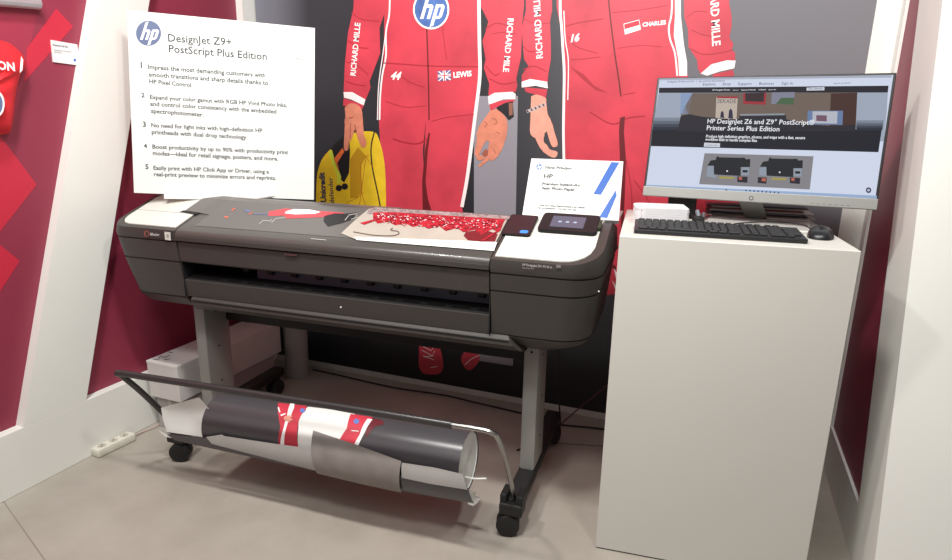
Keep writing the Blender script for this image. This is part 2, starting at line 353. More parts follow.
flat('white_cuff', pm, [px(TC, [(262, 458), (310, 442), (405, 458), (408, 495), (340, 480), (262, 490)]), px(TG, [(215, 515), (290, 450), (400, 422), (460, 425), (450, 478), (350, 500), (260, 530)])], print_white, suit2, 5)
flat('side_piping', pm, [px(TD, [(668, -400), (705, -400), (705, 90), (722, 250), (740, 350), (740, 425), (695, 425), (690, 330), (665, 200), (672, 90)])]+stroke(spline2(px(TD, [(650, -300), (655, 40), (638, 150), (645, 220), (672, 300), (685, 425)])), 1.8)
     + stroke(spline2(px(TD, [(30, -100), (30, 60), (38, 160), (45, 280), (52, 400), (50, 560)])+[(563.5, 130), (564, 160)]), 2.6)+stroke(spline2(px(TD, [(50, 60), (58, 220), (75, 340), (72, 560)])), 1), print_white, suit2, 5)
flat('zip_line', pm, stroke(spline2(px(TD, [(296, -50), (310, 100), (335, 300), (355, 430), (370, 540)])), 1.5), deep_red, suit2, 5)
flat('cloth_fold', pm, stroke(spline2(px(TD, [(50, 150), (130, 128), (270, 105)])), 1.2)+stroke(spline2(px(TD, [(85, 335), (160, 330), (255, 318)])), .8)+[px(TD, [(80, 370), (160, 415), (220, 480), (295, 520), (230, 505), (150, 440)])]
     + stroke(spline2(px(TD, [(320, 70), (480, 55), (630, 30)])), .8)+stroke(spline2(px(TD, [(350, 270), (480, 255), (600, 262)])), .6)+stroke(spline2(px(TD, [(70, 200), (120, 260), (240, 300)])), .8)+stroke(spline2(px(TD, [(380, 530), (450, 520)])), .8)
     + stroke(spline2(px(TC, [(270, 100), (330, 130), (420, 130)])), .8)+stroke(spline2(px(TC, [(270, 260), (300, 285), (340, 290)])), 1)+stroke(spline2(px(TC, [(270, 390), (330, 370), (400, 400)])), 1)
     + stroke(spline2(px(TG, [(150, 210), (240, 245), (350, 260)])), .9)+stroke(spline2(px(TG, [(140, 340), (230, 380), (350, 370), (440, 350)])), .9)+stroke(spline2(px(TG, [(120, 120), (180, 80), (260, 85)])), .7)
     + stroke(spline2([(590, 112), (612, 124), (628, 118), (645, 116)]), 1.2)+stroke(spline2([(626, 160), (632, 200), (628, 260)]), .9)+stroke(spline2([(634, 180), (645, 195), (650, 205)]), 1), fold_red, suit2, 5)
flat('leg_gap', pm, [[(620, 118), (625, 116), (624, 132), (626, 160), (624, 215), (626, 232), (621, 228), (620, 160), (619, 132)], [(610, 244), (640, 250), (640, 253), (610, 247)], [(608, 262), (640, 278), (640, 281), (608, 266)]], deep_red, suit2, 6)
texts('suit_lettering', pm, [('RICHARD MILLE', px(TC, [(380, 325)])[0], px(TC, [(362, -40)])[0], 1.1, .02), ('RICHARD MILLE', px(TG, [(275, -195)])[0], px(TG, [(297, 325)])[0], 1.1, .02),
    ('16', px(TD, [(88, 236)])[0], px(TD, [(140, 228)])[0], 1, .04, .3), ('CHARLES', px(TD, [(490, 150)])[0], px(TD, [(622, 136)])[0], 1, .04)], ink_white, suit2, 7)
fl = flat('flag_patch', pm, [px(TD, [(384, 134), (472, 110), (482, 166), (392, 194)])], ink_white, suit2, 7)
flat('flag_red_half', pm, [px(TD, [(387, 137), (470, 114), (475, 140), (391, 164)])], bright_red, fl, 8)
h3 = flat('hand_print', pm, [spline2(px(T8, q), 4) for q in ([(455, 92), (485, 82), (535, 100), (540, 130), (548, 190), (568, 240), (540, 290), (500, 300), (455, 250), (452, 180)],
    [(530, 220), (568, 235), (585, 290), (603, 350), (598, 372), (575, 374), (560, 345), (545, 295)], [(460, 250), (515, 270), (530, 300), (525, 340), (545, 380), (530, 400), (505, 380), (480, 330)], [(510, 350), (540, 360), (560, 388), (598, 400), (602, 418), (588, 434), (560, 428), (520, 400)], [(450, 230), (470, 240), (485, 300), (480, 325), (455, 308), (448, 280)])], skin2, mural, 6, label='paler hand hanging beside the grey band')
flat('bracelet_print', pm, stroke(px(T8, [(430, 178), (480, 158), (535, 135)]), 3.2), mat('silver_print', 'b9a8a6', .4), h3, 7)
flat('bracelet_links', pm, [q for i in range(5) for q in stroke(px(T8, [(432+i*22, 170-i*9), (440+i*22, 182-i*9)]), 1.2)], ink_black, h3, 8)
# shoes of the left figure
TS = (400, 330, 8)
sh = flat('shoe_print', pm, [spline2(px(TS, [(155, 60), (152, 180), (150, 280), (180, 340), (230, 353), (310, 350), (345, 300), (335, 200), (295, 60)])), spline2(px(TS, [(530, 100), (525, 160), (490, 220), (510, 290), (560, 322), (620, 270), (642, 200), (640, 100)]))], print_red, mural, 4)
flat('shoe_laces', pm, [q for P in ([(165, 120), (250, 165), (275, 130)], [(175, 160), (260, 205), (280, 165)], [(185, 205), (275, 240)], [(190, 215), (270, 205)], [(245, 300), (300, 290)], [(520, 278), (560, 240), (600, 215), (635, 205)], [(615, 160), (640, 200)]) for q in stroke(px(TS, P), .6)], print_white, sh, 5)
flat('shoe_print', pm, [[(613, 255), (640, 262), (640, 290), (620, 285)]], print_red, mural, 8)
flat('white_shoe_trim', pm, [[(612, 280), (617, 287), (622, 300), (618, 296)], [(614, 268), (618, 274), (616, 278)]], print_white, mural, 9)

# ------------------------------------------------------------------ the wide-format printer
PO, PR = V((-1.2, 1.74, 0)), rad(3)
pr = empty('wide_format_printer', 'wide charcoal and white large format printer on a wheeled grey stand', 'printer', PO, PR)
PM = pr.matrix_basis.copy()
def ptop(y):   # top surface height over the body depth
    if y < .258: return .955+.375*y
    if y < .30: return 1.05175
    return 1.05175-.26*(y-.30)
XS0, XS1 = -.655, .566
YS = [0, .004, .01, .02, .035, .055, .08, .11, .15, .2, .27, .33, .4, .45, .48, .495, .5]
def outx(y, X, sgn, r, y0):
    t = y-y0
    if t < r: return X-sgn*(r-math.sqrt(max(0, r*r-(r-t)**2)))
    t2 = .5-y
    if t2 < .02: return X-sgn*(.02-math.sqrt(max(0, .02**2-(.02-t2)**2)))
    return X
def module(sgn, Xin, Xo, r, levels, top=ptop, inset=0, ys=YS):
    """side housing: levels = list of (z or None for the sloped top, outer x shift, front y shift)"""
    v, f = [], []; n = len(ys)
    for z, ox, fy in levels:
        for side in (0, 1):
            for y in ys:
                yy = fy+y*(.5-fy)/.5
                X = Xin if side == 0 else outx(y, Xo-sgn*ox, sgn, r, 0)
                v.append(V((X, yy, (top(yy)+(0 if z is None else z)) if (z is None or z > -.05 and z < .2) else z)))
    L = len(levels)
    for l in range(L-1):
        a, b = l*2*n, (l+1)*2*n
        for s_ in (0, 1):
            for i in range(n-1):
                f.append((a+s_*n+i, a+s_*n+i+1, b+s_*n+i+1, b+s_*n+i))
        f.append((a, a+n, b+n, b)); f.append((a+n-1, a+2*n-1, b+2*n-1, b+n-1))
    for b in (0, (L-1)*2*n):
        for i in range(n-1): f.append((b+i, b+i+1, b+n+i+1, b+n+i))
    return v, f
def seam(z, o, y): return [(z+.003, o, y), (z+.0029, o+.006, y+.006), (z-.0029, o+.006, y+.006), (z-.003, o, y)]
lv = [(None, .006, .006), (-.006, 0, 0)]
left_levels = [(None, .004, .003), (.93, -.002, 0)]+seam(.914, 0, .004)+seam(.835, .012, .012)+seam(.69, .045, .035)+[(.655, .07, .055), (.64, .11, .09)]
# the band above the first seam follows the slope; the rest is level
right_levels = [(None, .004, .003), (.93, -.002, 0)]+seam(.911, .004, .004)+seam(.852, .012, .012)+seam(.70, .03, .035)+[(.672, .05, .05), (.645, .10, .09)]
obj('left_housing', module(-1, XS0-.002, -.972, .062, left_levels), plastic, pr, smooth=True)
obj('right_housing', module(1, XS1+.002, .908, .11, right_levels), plastic, pr, smooth=True)
def lid(sgn, xin, xo, r, y0, y1, dz=.003):
    ys = [y0+(y1-y0)*t for t in (0, .01, .03, .07, .12, .2, .3, .45, .6, .8, .93, 1)]
    v, f = [], []; n = len(ys)
    for y in ys:
        t = y-y0; X = xo-sgn*(r-math.sqrt(max(0, r*r-(r-t)**2))) if t < r else xo
        for x in (xin, X): v += [V((x, y, ptop(y)+dz)), V((x, y, ptop(y)-.004))]
    for i in range(n-1):
        a, b = i*4, (i+1)*4
        f += [(a, a+2, b+2, b), (a, b, b+1, a+1), (a+2, a+3, b+3, b+2)]
    f += [(0, 1, 3, 2), (n*4-4, n*4-3, n*4-1, n*4-2)]
    return v, f
ld = obj('left_lid', lid(-1, XS0-.012, -.945, .055, .022, .46), lid_white, pr)
obj('lid_joint', box(-.94, -.69, .118, .1215, ptop(.12)-.001, ptop(.12)+.0042), mat('pale_grey_seam', 'b9b8b2', .5), ld)
rl = obj('right_lid', lid(1, XS1+.012, .875, .09, .018, .46), lid_white, pr)
def ptopn(P, dz=0): return [V((x, y, ptop(y)+dz)) for x, y in P]
# centre cover
def extr(prof, x0, x1):
    n = len(prof); v = [V((x0, y, z)) for y, z in prof]+[V((x1, y, z)) for y, z in prof]
    return v, [tuple(range(n)), tuple(range(2*n-1, n-1, -1))]+[(i, (i+1) % n, (i+1) % n+n, i+n) for i in range(n)]
cov = [(.004, .919), (.0, .925), (.0, .944), (.004, .953), (.012, .9595), (.06, ptop(.06)), (.15, ptop(.15)), (.24, ptop(.24)), (.262, ptop(.262)), (.29, ptop(.29)), (.31, ptop(.31)), (.40, ptop(.4)), (.46, ptop(.46)), (.49, .98), (.5, .93), (.5, .919)]
obj('top_cover', extr(cov, XS0+.001, XS1-.001), cover_m, pr, smooth=True)
obj('cover_lip', extr([(-.003, .921), (-.003, .936), (.004, .938), (.004, .919)], XS0+.002, XS1-.002), plastic, pr)
obj('hinge_notch', join(([V(p) for p in ((XS0-.085, .122, ptop(.122)+.005), (XS0+.0, .112, ptop(.112)+.005), (XS0+.01, .128, ptop(.128)+.005), (XS0-.075, .136, ptop(.136)+.005))], [(0, 1, 2, 3)]),
    ([V(p) for p in ((XS0-.004, .16, ptop(.16)+.004), (XS0+.004, .16, ptop(.16)+.004), (XS0+.004, .27, ptop(.27)+.004), (XS0-.004, .27, ptop(.27)+.004))], [(0, 1, 2, 3)])), groove, pr)
obj('front_panel', extr([(.006, .915), (.012, .842), (.018, .836), (.06, .836), (.06, .915)], XS0+.003, XS1-.003), plastic, pr, smooth=True)
obj('release_latch', box(-.18, -.13, -.0005, .01, .905, .9115, .001), chrome, pr)
for a_ in (.1, .4): obj('front_mark', box(a_, a_+.025, .0045, .008, .906, .9085), plastic, pr)
obj('lower_panel', extr([(.03, .766), (.022, .764), (.03, .70), (.05, .69), (.2, .69), (.2, .766)], XS0+.003, XS1-.003), plastic_lo, pr, smooth=True)
# paper slot: dark cavity, sloping output shelf, pinch rollers and the blue-grey platen
obj('slot_cavity', join(box(XS0+.003, XS1-.003, .24, .26, .70, .95), box(XS0+.001, XS0+.004, .02, .25, .70, .95), box(XS1-.004, XS1-.001, .02, .25, .70, .95)), dark_int, pr)
obj('output_shelf', extr([(.03, .7665), (.10, .780), (.24, .785), (.24, .766)], XS0+.004, XS1-.004), black_matte, pr)
obj('platen', extr([(.10, .778), (.102, .812), (.108, .814), (.108, .778)], -.38, XS1-.02), platen, pr)
for i in range(10):
    x = -.42+i*.103
    rw = obj('pinch_roller', cyl((x, .085, .815), (x+.022, .085, .815), .012, 14), black_matte, pr)
for i in range(10): obj('roller_arm', box(-.43+i*.103, -.37+i*.103, .06, .1, .822, .838), black_matte, pr)
for i in range(12): obj('shelf_rib', box(-.5+i*.09, -.475+i*.09, .05, .054, .770, .7735), mat('dim_grey', '34343a', .4), pr)
# chin tray below the slot
chin = [(.034, .700), (.020, .690), (.018, .672), (.035, .652), (.07, .640), (.3, .635), (.45, .65), (.45, .70)]
v, f = extr(chin, -.63, .625)
for i, p in enumerate(v):
    z = p.z; p.x += (.05*(.70-z)/.06)*(1 if p.x > 0 else .2)
obj('chin_tray', (v, f), plastic_lo, pr, smooth=True)
obj('chin_groove', extr([(.0195, .6895), (.0165, .688), (.0165, .685), (.019, .684)], -.62, .63), groove, pr)
obj('underside', box(-.7, .7, .12, .44, .63, .66, .01), black_matte, pr)
# stand: two legs, two feet, casters, cross tubes
for sx, x0 in ((-1, -.795), (1, .640)):
    lg = obj('leg', box(x0, x0+.055, .2, .35, .125, .645, .008), leg_grey, pr, smooth=True)
    xs = x0+.0555
    obj('screw_hole', join(*[cyl((xs, .27, z), (xs+.001, .27, z), .0045, 10) for z in (.24, .4, .56)], cyl((x0+.028, .1995, .59), (x0+.028, .2, .59), .005, 10)), groove, lg)
    ft = obj('foot_bar', box(x0-.005, x0+.06, .0, .72, .085, .128, .01), black_matte, pr, smooth=True); bx_ = x0+(.03 if sx < 0 else 0)
    obj('arm_bracket', join(box(bx_-.012, bx_+.012, -.02, .05, .11, .155, .005), box(bx_+.042, bx_+.068, -.02, .05, .11, .155, .005), box(bx_-.012, bx_+.068, -.03, .03, .082, .125, .006)), black_matte, ft)
    for y, dx, az in ((-.005, .035 if sx < 0 else -.012, 20 if sx < 0 else 12), (.66, .01, 80)):
        cx_ = x0+.028+dx; d = V((math.sin(rad(az)), -math.cos(rad(az)), 0)); c_ = V((cx_, y, .041)); nn = V((-d.y, d.x, 0))
        w = obj('caster', join(cyl(c_-d*.026, c_-d*.005, .04, 28, bev=.005), cyl(c_+d*.005, c_+d*.026, .04, 28, bev=.005)), black_matte, pr, smooth=True)
        obj('caster_fork', join(cyl(c_-d*.005, c_+d*.005, .03, 16), cyl(c_+V((0, .01, .03)), c_+V((0, .01, .05)), .02, 16)), black_matte, w)
obj('stand_crossbar', box(-.745, .645, .33, .36, .5, .6, .005), black_matte, pr)
# media bin arms and the long front bar
obj('bin_bar', tube([(-.775, -.215, .458), (-.75, -.212, .459), (.30, -.2, .476), (.52, -.2, .479)], .0125, 12, sm=False), tube_m, pr, smooth=True)
obj('bin_arm', tube([(.50, -.2, .479), (.61, -.2, .481), (.648, -.2, .476), (.662, -.185, .452), (.668, -.10, .33), (.672, -.0, .14)], .0085, 10, n=5), chrome, pr, smooth=True)
obj('bin_arm', tube([(-.77, -.213, .458), (-.764, -.2, .44), (-.752, -.13, .34), (-.74, -.0, .14)], .011, 10, n=5), tube_m, pr, smooth=True)
# touch panel with its screen
xa, xb, ya, yb = .675, .868, .168, .278
def slab(x0, x1, y0, y1, h0, h1, r=.014, skew=0):
    P = []
    for cx_, cy_, a0 in ((x1-r, y0+r, -90), (x1-r, y1-r, 0), (x0+r, y1-r, 90), (x0+r, y0+r, 180)):
        for k_ in range(5):
            a = rad(a0+k_*22.5); P.append((cx_+r*math.cos(a), cy_+r*math.sin(a)))
    sl = .375; nz = V((0, -.351, .936))
    def at(x, y, h): return V((x, y, .955+sl*y))+nz*h
    n = len(P)
    v = [at(x, y, h0) for x, y in P]+[at(x, y, h1-.002) for x, y in P]+[at(x0+(x-x0)*.985+.0015, y0+(y-y0)*.985+.001, h1) for x, y in P]
    return v, [tuple(range(n))]+[(i, (i+1) % n, (i+1) % n+n, i+n) for i in range(n)]+[(i+n, (i+1) % n+n, (i+1) % n+2*n, i+2*n) for i in range(n)]+[tuple(range(2*n, 3*n))]
tp = obj('touch_panel', slab(xa, xb, ya, yb, .002, .016), black_gloss, pr)
obj('panel_screen', slab(.712, .822, .19, .258, .0162, .0168, .002), mat('dim_blue_screen', '8492ad', .2, emit=.55), tp)
obj('panel_icon', join(slab(.735, .745, .218, .226, .0169, .017, .002), slab(.76, .77, .218, .226, .0169, .017, .002), slab(.785, .795, .218, .226, .0169, .017, .002)), mat('dim_icon', '9aa6bc', .4), tp)
obj('card_socket', slab(.862, .876, .2, .25, .002, .016, .003), mat('green_black', '2c3a2c', .4), tp)
# lettering and badges on the front
pf = Plane(PM @ V((0, .0, .93)), PM.to_3x3() @ V((1, 0, 0)), (0, 0, 1))
pfr = Plane(PM @ V((0, -.0025, .93)), PM.to_3x3() @ V((1, 0, 0)), (0, 0, 1))
texts('model_lettering', pfr, [('HP DesignJet Z9+ PS 44 in', (522.5, 265.5), (552, 268.2), 1.2, .02), ('PostScript Plus', (522.5, 268.3), (534, 269.2), 1)], mat('pale_ink', 'a8a4a0', .5), pr, 8)
flat('small_badge', pfr, stroke([(556.5, 266), (561, 266.4)], 3), mat('dim_badge', '7a7672', .5), pr, 8)
flat('logo_ring_badge', pfr, [disc_px(147.2, 233.6, 2.7, 3)], mat('dull_red', '9a5048', .5), pr, 8)
flat('logo_disc_badge', pfr, [disc_px(147.4, 233.6, 1.8, 2.2)], plastic, pr, 9)
texts('badge_lettering', pfr, [('#Racing', (150.5, 235.2), (160, 236), 1.1, .03)], mat('pale_ink2', 'b8b4b0', .5), pr, 8)
st_ = flat('white_sticker', pfr, [[(164.8, 231.6), (170.8, 232.2), (171.4, 240.3), (165.6, 239.6)]], lid_white, pr, 8)
flat('sticker_mark', pfr, [[(167, 234), (169.2, 234.2), (169.4, 237.6), (167.3, 237.4)]], leg_grey, st_, 9)
flat('shiny_dot', pf, [disc_px(599, 291, .8), disc_px(341.5, 306.8, .8)], ink_white, pr, 14)

# mapping flat shapes onto the curved cover or the paper roll
def wrap(poly, fn, step=(.02, .02)):
    bm = bmesh.new(); vs = [bm.verts.new((x, y, 0)) for x, y in poly]; bm.faces.new(vs)
    for ax in (0, 1):
        lo, hi = min(p[ax] for p in poly), max(p[ax] for p in poly); t = math.floor(lo/step[ax])*step[ax]+step[ax]
        while t < hi:
            c = [0, 0, 0]; c[ax] = t; n = [0, 0, 0]; n[ax] = 1
            bmesh.ops.bisect_plane(bm, geom=bm.verts[:]+bm.edges[:]+bm.faces[:], plane_co=c, plane_no=n); t += step[ax]
    bmesh.ops.triangulate(bm, faces=bm.faces[:]); bm.verts.index_update()
    r = [fn(p.co.x, p.co.y) for p in bm.verts], [tuple(q.index for q in f_.verts) for f_ in bm.faces]
    bm.free(); return r
nsl = PM.to_3x3() @ V((0, -.375, 1)); psl = Plane(PM @ V((0, 0, .955)), PM.to_3x3() @ V((1, 0, 0)), PM.to_3x3() @ V((0, 1, .375)))
PI = PM.inverted()
def cpx(P):
    o = []
    for x, y in P:
        q = PI @ psl.hit(x, y); o.append((q.x, q.y))
    return o
def on_cover(P, h, pixel=True, M=None):
    P = cpx(P) if pixel else P
    def fn(x, y): 
        return PM @ V((x, y, max(.955, ptop(y))+h+(.003 if x < -.64 else 0)))
    return wrap(P, fn, (.05, .03))
T2 = (210, 195, 5.6)
ps1 = obj('printed_sheet', on_cover([(-.60, .045), (.10, .050), (.13, .30), (-.725, .30), (-.725, .134), (-.60, .125)], .0012, False), mat('grey_print_film', '5c5855', .35), None)
tag(ps1, 'dark grey printed sheet with a red and white racing car, lying on the printer cover', 'print')
def cp(name, P, m, T=T2, h=.0020, par=ps1, one=False):
    if one: return obj(name, join(*[on_cover(px(T, q), h) for q in P]), m, par)
    return [obj(name, on_cover(px(T, q), h+i*.00006), m, par) for i, q in enumerate(P)][0]
cp('car_body_print', [[(330, 95), (420, 78), (640, 95), (700, 98), (755, 104), (700, 118), (600, 128), (430, 135), (415, 118), (325, 120)]], mat('car_red', 'c8323e', .35))
cp('car_white_print', [[(425, 95), (470, 82), (560, 85), (620, 98), (590, 108), (480, 112), (420, 106)]], print_white, h=.0024)
cp('car_wheel_print', [[(640, 120), (700, 105), (760, 108), (820, 100), (800, 140), (740, 160), (660, 180), (635, 150)]], ink_black, h=.0022)
cp('car_detail_print', [[(180, 85), (215, 85), (235, 100), (205, 98)], [(250, 105), (330, 108), (325, 113), (240, 110)]], mat('slate_print', '5a6488', .4), h=.0022)
cp('red_mark_print', [[(80, 125), (100, 122), (102, 130), (84, 132)], [(120, 88), (140, 75), (142, 79), (124, 93)], [(215, 108), (235, 100), (238, 104), (220, 112)]], mat('salmon_mark', 'e0583c', .4), h=.0024)
cp('line_print', [q for P in ([(275, 165), (300, 145), (340, 150), (345, 138)], [(345, 158), (370, 135), (420, 130)], [(755, 145), (780, 115), (820, 108), (825, 128), (790, 140)], [(565, 248), (650, 256)]) for q in stroke(P, 3)], mat('pale_line_print', 'b9b4ae', .4), h=.0024)
TP = (340, 200, 4.533)
ps2 = obj('printed_sheet', on_cover(px(TP, [(5, 155), (80, 85), (130, 45), (160, 38), (790, 78), (760, 90), (705, 198), (65, 180)]), .0034), mat('pale_photo_print', 'aaa297', .3, var=.06, scale=10), None)
tag(ps2, 'glossy photo print of a dense red crowd, lying on the printer cover', 'print')
cp('white_margin', [[(65, 172), (712, 196), (698, 236), (75, 186)]], paper, TP, .0040, ps2)
cp('crowd_backdrop_print', [[(130, 48), (160, 38), (790, 78), (765, 90), (745, 100), (120, 68)]], mat('grey_pink_print', '8d7d7c', .35, var=.5, scale=90), TP, .0038, ps2)
red_c = mat('crowd_red', '9c1c28', .4, var=.5, scale=60)
cp('crowd_print', [[(150, 62), (250, 60), (420, 72), (560, 80), (750, 92), (715, 150), (690, 138), (640, 162), (610, 140), (560, 152), (530, 132), (480, 146), (450, 124), (400, 136), (370, 118), (330, 128), (300, 112), (250, 120), (220, 104), (170, 112), (150, 90)]], red_c, TP, .0042, ps2)
for nm, m, cnt, sz in (('crowd_white_fleck', print_white, 150, 7), ('crowd_dark_fleck', mat('crowd_maroon', '4a1018', .35), 150, 10), ('crowd_bright_fleck', mat('crowd_bright', 'c02a36', .35), 90, 12)):
    L = []
    for i in range(cnt):
        t = random.random(); x = 160+t*560; y = 66+t*28+random.random()*(32+18*math.sin(t*3))
        a = random.random()*3; L.append([(x, y), (x+sz*math.cos(a), y+sz*.4*math.sin(a)), (x+sz*.5, y+sz*.5), (x-sz*.3, y+sz*.3)])
    o = cp(nm, L, m, TP, .0048, ps2, True); o['kind'] = 'stuff'
cp('crowd_spear_print', [[(90, 110), (160, 92), (165, 98), (110, 118)], [(250, 105), (300, 128), (290, 120)], [(640, 190), (720, 140), (735, 100), (742, 105), (728, 145), (650, 192)], [(385, 130), (400, 118), (410, 135)], [(480, 138), (500, 120), (505, 140)]], red_c, TP, .0052, ps2)
cp('dark_disc_print', [px((0, 0, 1), [(560, 168), (570, 150), (620, 142), (680, 148), (715, 160), (702, 195), (640, 195), (580, 188)])], mat('maroon_print', '6a2024', .25), TP, .0040, ps2)
cp('cable_line_print', [q for q in stroke(spline2([(60, 150), (150, 165), (230, 168), (265, 160), (262, 148), (230, 142), (240, 132)]), 4)], mat('brown_line', '5c4a48', .4), TP, .0048, ps2)

# phone like device on the seam
ph = obj('smartphone', slab(.562, .660, .134, .262, .004, .010, .010), black_gloss, None)
ph.data.transform(PM); tag(ph, 'flat glossy black handheld device with a blue sticker on the printer beside the touch panel', 'phone')
o = obj('phone_screen', slab(.567, .655, .139, .257, .0101, .0104, .006), mat('dark_mirror', '2c2224', .3, spec=.3), ph); o.data.transform(PM)
o = obj('blue_sticker', slab(.622, .648, .146, .162, .0106, .011, .004), mat('blue_sticker', '3b86d8', .4), ph); o.data.transform(PM)

# ------------------------------------------------------------------ paper roll in the bin
rA, rB, rR = V((-.54, -.06, .252)), V((.53, -.06, .278)), .104
ra = (rB-rA).normalized(); rv = V((0, 0, 1)); rv = (rv-ra*rv.dot(ra)).normalized(); ry = rv.cross(ra)   # ry points back
def rp(x, th, R=rR, dz=0):   # th 0 = top, 90 = front
    return rA+ra*(x-rA.x)+R*(math.cos(rad(th))*rv-math.sin(rad(th))*(V((0, 1, 0))))+V((0, 0, dz))
def rpx(P, R=rR, dz=0):
    out = []
    for x, y in P:
        o = PI @ EYE; d = (PI.to_3x3() @ ray(x, y)).normalized(); q = o-rA-V((0, 0, dz))
        e2, e3 = V((0, -1, 0)), rv
        ox, oy, dx, dy = q.dot(e2), q.dot(e3), d.dot(e2), d.dot(e3)
        a = dx*dx+dy*dy; b = ox*dx+oy*dy; c = ox*ox+oy*oy-R*R; D = b*b-a*c
        t = (-b-math.sqrt(D))/a if D > 0 else -b/a
        h = q+d*t; out.append((rA.x+h.dot(ra), math.degrees(math.atan2(ox+dx*t, oy+dy*t))))
    return out
roll = empty('paper_roll', 'rolled up poster print lying in the bin bar below the printer', 'paper roll', PM @ V((0, -.06, .15)), PR)
def shell(x0, x1, t0, t1, R, th=.0012, dz=0, n=40, ragl=0, ragr=0):
    v, f = [], []
    for i in range(n+1):
        t = t0+(t1-t0)*i/n
        a = x0+(ragl*math.sin(i*1.7) if ragl else 0); b = x1+(ragr*math.sin(i*2.3) if ragr else 0)
        for x, R_ in ((a, R), (b, R), (b, R-th), (a, R-th)): v.append(PM @ rp(x, t, R_, dz))
    for i in range(n):
        a, b = i*4, i*4+4
        f += [(a, a+1, b+1, b), (a+2, a+3, b+3, b+2), (a+1, a+2, b+2, b+1), (a+3, a, b, b+3)]
    f += [(0, 1, 2, 3), (n*4, n*4+1, n*4+2, n*4+3)]
    return v, f
obj('roll_outer_layer', shell(-.465, .53, -170, 190, rR), roll_grey, roll, world=True, smooth=True)
obj('roll_inner_layer', shell(-.460, .527, -170, 190, rR-.003, .002), paper, roll, world=True, smooth=True)
n = 40
for x_ in (.524, -.458): obj('roll_end', ([PM @ rp(x_, 360*k_/n, rR-.004) for k_ in range(n)], [tuple(range(n))]), paper, roll, world=True, label='white rolled paper end')
obj('roll_end_spiral', tube([PM @ (rp(.5245, 40*k_, rR-.012-.0011*k_)) for k_ in range(70)], .0006, 5, n=2), mat('spiral_grey', 'd6d4cf', .6), roll, world=True)
TR_ = (260, 390, 6.22)
def onroll(name, polys, m, h=.0006, T=TR_, par=roll, R=rR, dz=0):
    return [obj(name, wrap(rpx(px(T, q), R, dz), lambda x, t: PM @ rp(x, t, R+h, dz), (.2, 6)), m, par, world=True, smooth=True) for q in polys][0]
onroll('white_print_field', [[(240, 240), (245, 160), (300, 105), (430, 120), (590, 150), (575, 215), (530, 260), (495, 320), (335, 390), (240, 360)]], paper)
sr = onroll('red_suit_print', [[(112, 80), (290, 100), (285, 130), (262, 150), (243, 190), (240, 360), (115, 345), (128, 230)], [(565, 150), (700, 170), (690, 200), (650, 260), (600, 370), (490, 320), (540, 240)]], print_red, .001)
onroll('suit_stripe_print', [[(190, 85), (214, 88), (212, 115), (190, 170), (152, 345), (128, 345), (150, 230), (170, 160)], [(670, 180), (700, 185), (650, 270), (605, 365), (580, 355), (620, 280)], [(110, 110), (118, 108), (128, 140), (120, 140)], [(128, 155), (158, 145), (160, 152), (132, 164)], [(570, 250), (615, 255), (614, 260), (570, 256)]], ink_white, .0014)
onroll('hand_print', [[(150, 168), (180, 158), (205, 162), (190, 175), (210, 190), (190, 190), (185, 205), (170, 195), (150, 185)]], skin2, .0018)
onroll('blue_logo_print', [disc_px(265, 130, 16, 14, 14), disc_px(600, 197, 18, 16, 14)], mat('logo_blue_roll', '6a7fc0', .4), .0018)
onroll('dark_red_fade_print', [[(700, 175), (765, 190), (770, 215), (720, 225), (660, 300), (655, 262)], [(300, 90), (330, 95), (300, 104), (285, 100)]], mat('faded_maroon', '6a2c32', .35), .0008)
# loose lower sheets hanging around the roll
T22 = (0, 0, 1); dzr = -.022; R2 = .118
onroll('loose_sheet', [[(206, 437), (222, 434.5), (224, 436), (270, 443), (300, 447), (325, 451), (330, 474), (270, 459), (212, 444)]], paper_shaded, .0, T22, R=R2, dz=dzr)
onroll('loose_sheet', [[(314, 431), (360, 446), (402, 461), (402, 491), (360, 482), (318, 472)]], paper_shaded_dark, .006, T22, R=R2, dz=dzr)
onroll('loose_sheet', [[(402, 462.5), (435, 467.5), (463, 474), (468, 489.5), (430, 483.5), (402, 477.5)]], paper_shaded, .002, T22, R=R2, dz=dzr)
onroll('printed_under_layer', [[(166, 434), (205, 438), (270, 455), (402, 476), (468, 488), (474, 504), (402, 492), (300, 468), (175, 441)]], roll_grey, -.002, T22, R=R2, dz=dzr)
pq = Plane(PM @ V((0, -.15, .2)), PM.to_3x3() @ V((1, 0, 0)), (0, 0, 1))
def curled(name, P, m, bulge=.02, y=-.15):
    pl = Plane(PM @ V((0, y, .2)), PM.to_3x3() @ V((1, 0, 0)), (0, 0, 1))
    q = [pl.hit(a, b) for a, b in P]; c = sum(q, V())/len(q)
    v, f = [], []; n = len(q); K = 4
    for s_ in range(K+1):
        t = s_/K
        for p in q: v.append(c+(p-c)*t+pl.n*(-bulge*(1-t*t)))
    for s_ in range(K):
        for i in range(n): f.append((s_*n+i, s_*n+(i+1) % n, (s_+1)*n+(i+1) % n, (s_+1)*n+i))
    m_ = len(v); v += [p-pl.n*.001 for p in v]; f += [tuple(j+m_ for j in t) for t in f]
    return obj(name, (v, f), m, roll, world=True, smooth=True)
curled('curled_sheet_back', [(161, 408), (180, 402.5), (199, 397.5), (204, 403), (209, 409), (205.5, 416), (203, 425), (203, 437), (185, 434.5), (167, 432), (163, 420)], paper, .012, -.13)
curled('curled_corner', [(158, 430), (164, 431.5), (170, 433.5), (173.5, 438.5), (166, 437)], paper, .003, -.11)
curled('curled_corner', [(461, 489.5), (470, 490.5), (476.5, 493), (474, 495.5), (481, 497.5), (477, 503), (473, 506), (468, 504), (464, 498)], paper, .012, -.06)
obj('paper_strip', tube([PM @ p for p in (V((.525, -.08, .232)), V((.56, -.085, .236)), V((.60, -.09, .248)))], .0035, 6), paper, roll, world=True)

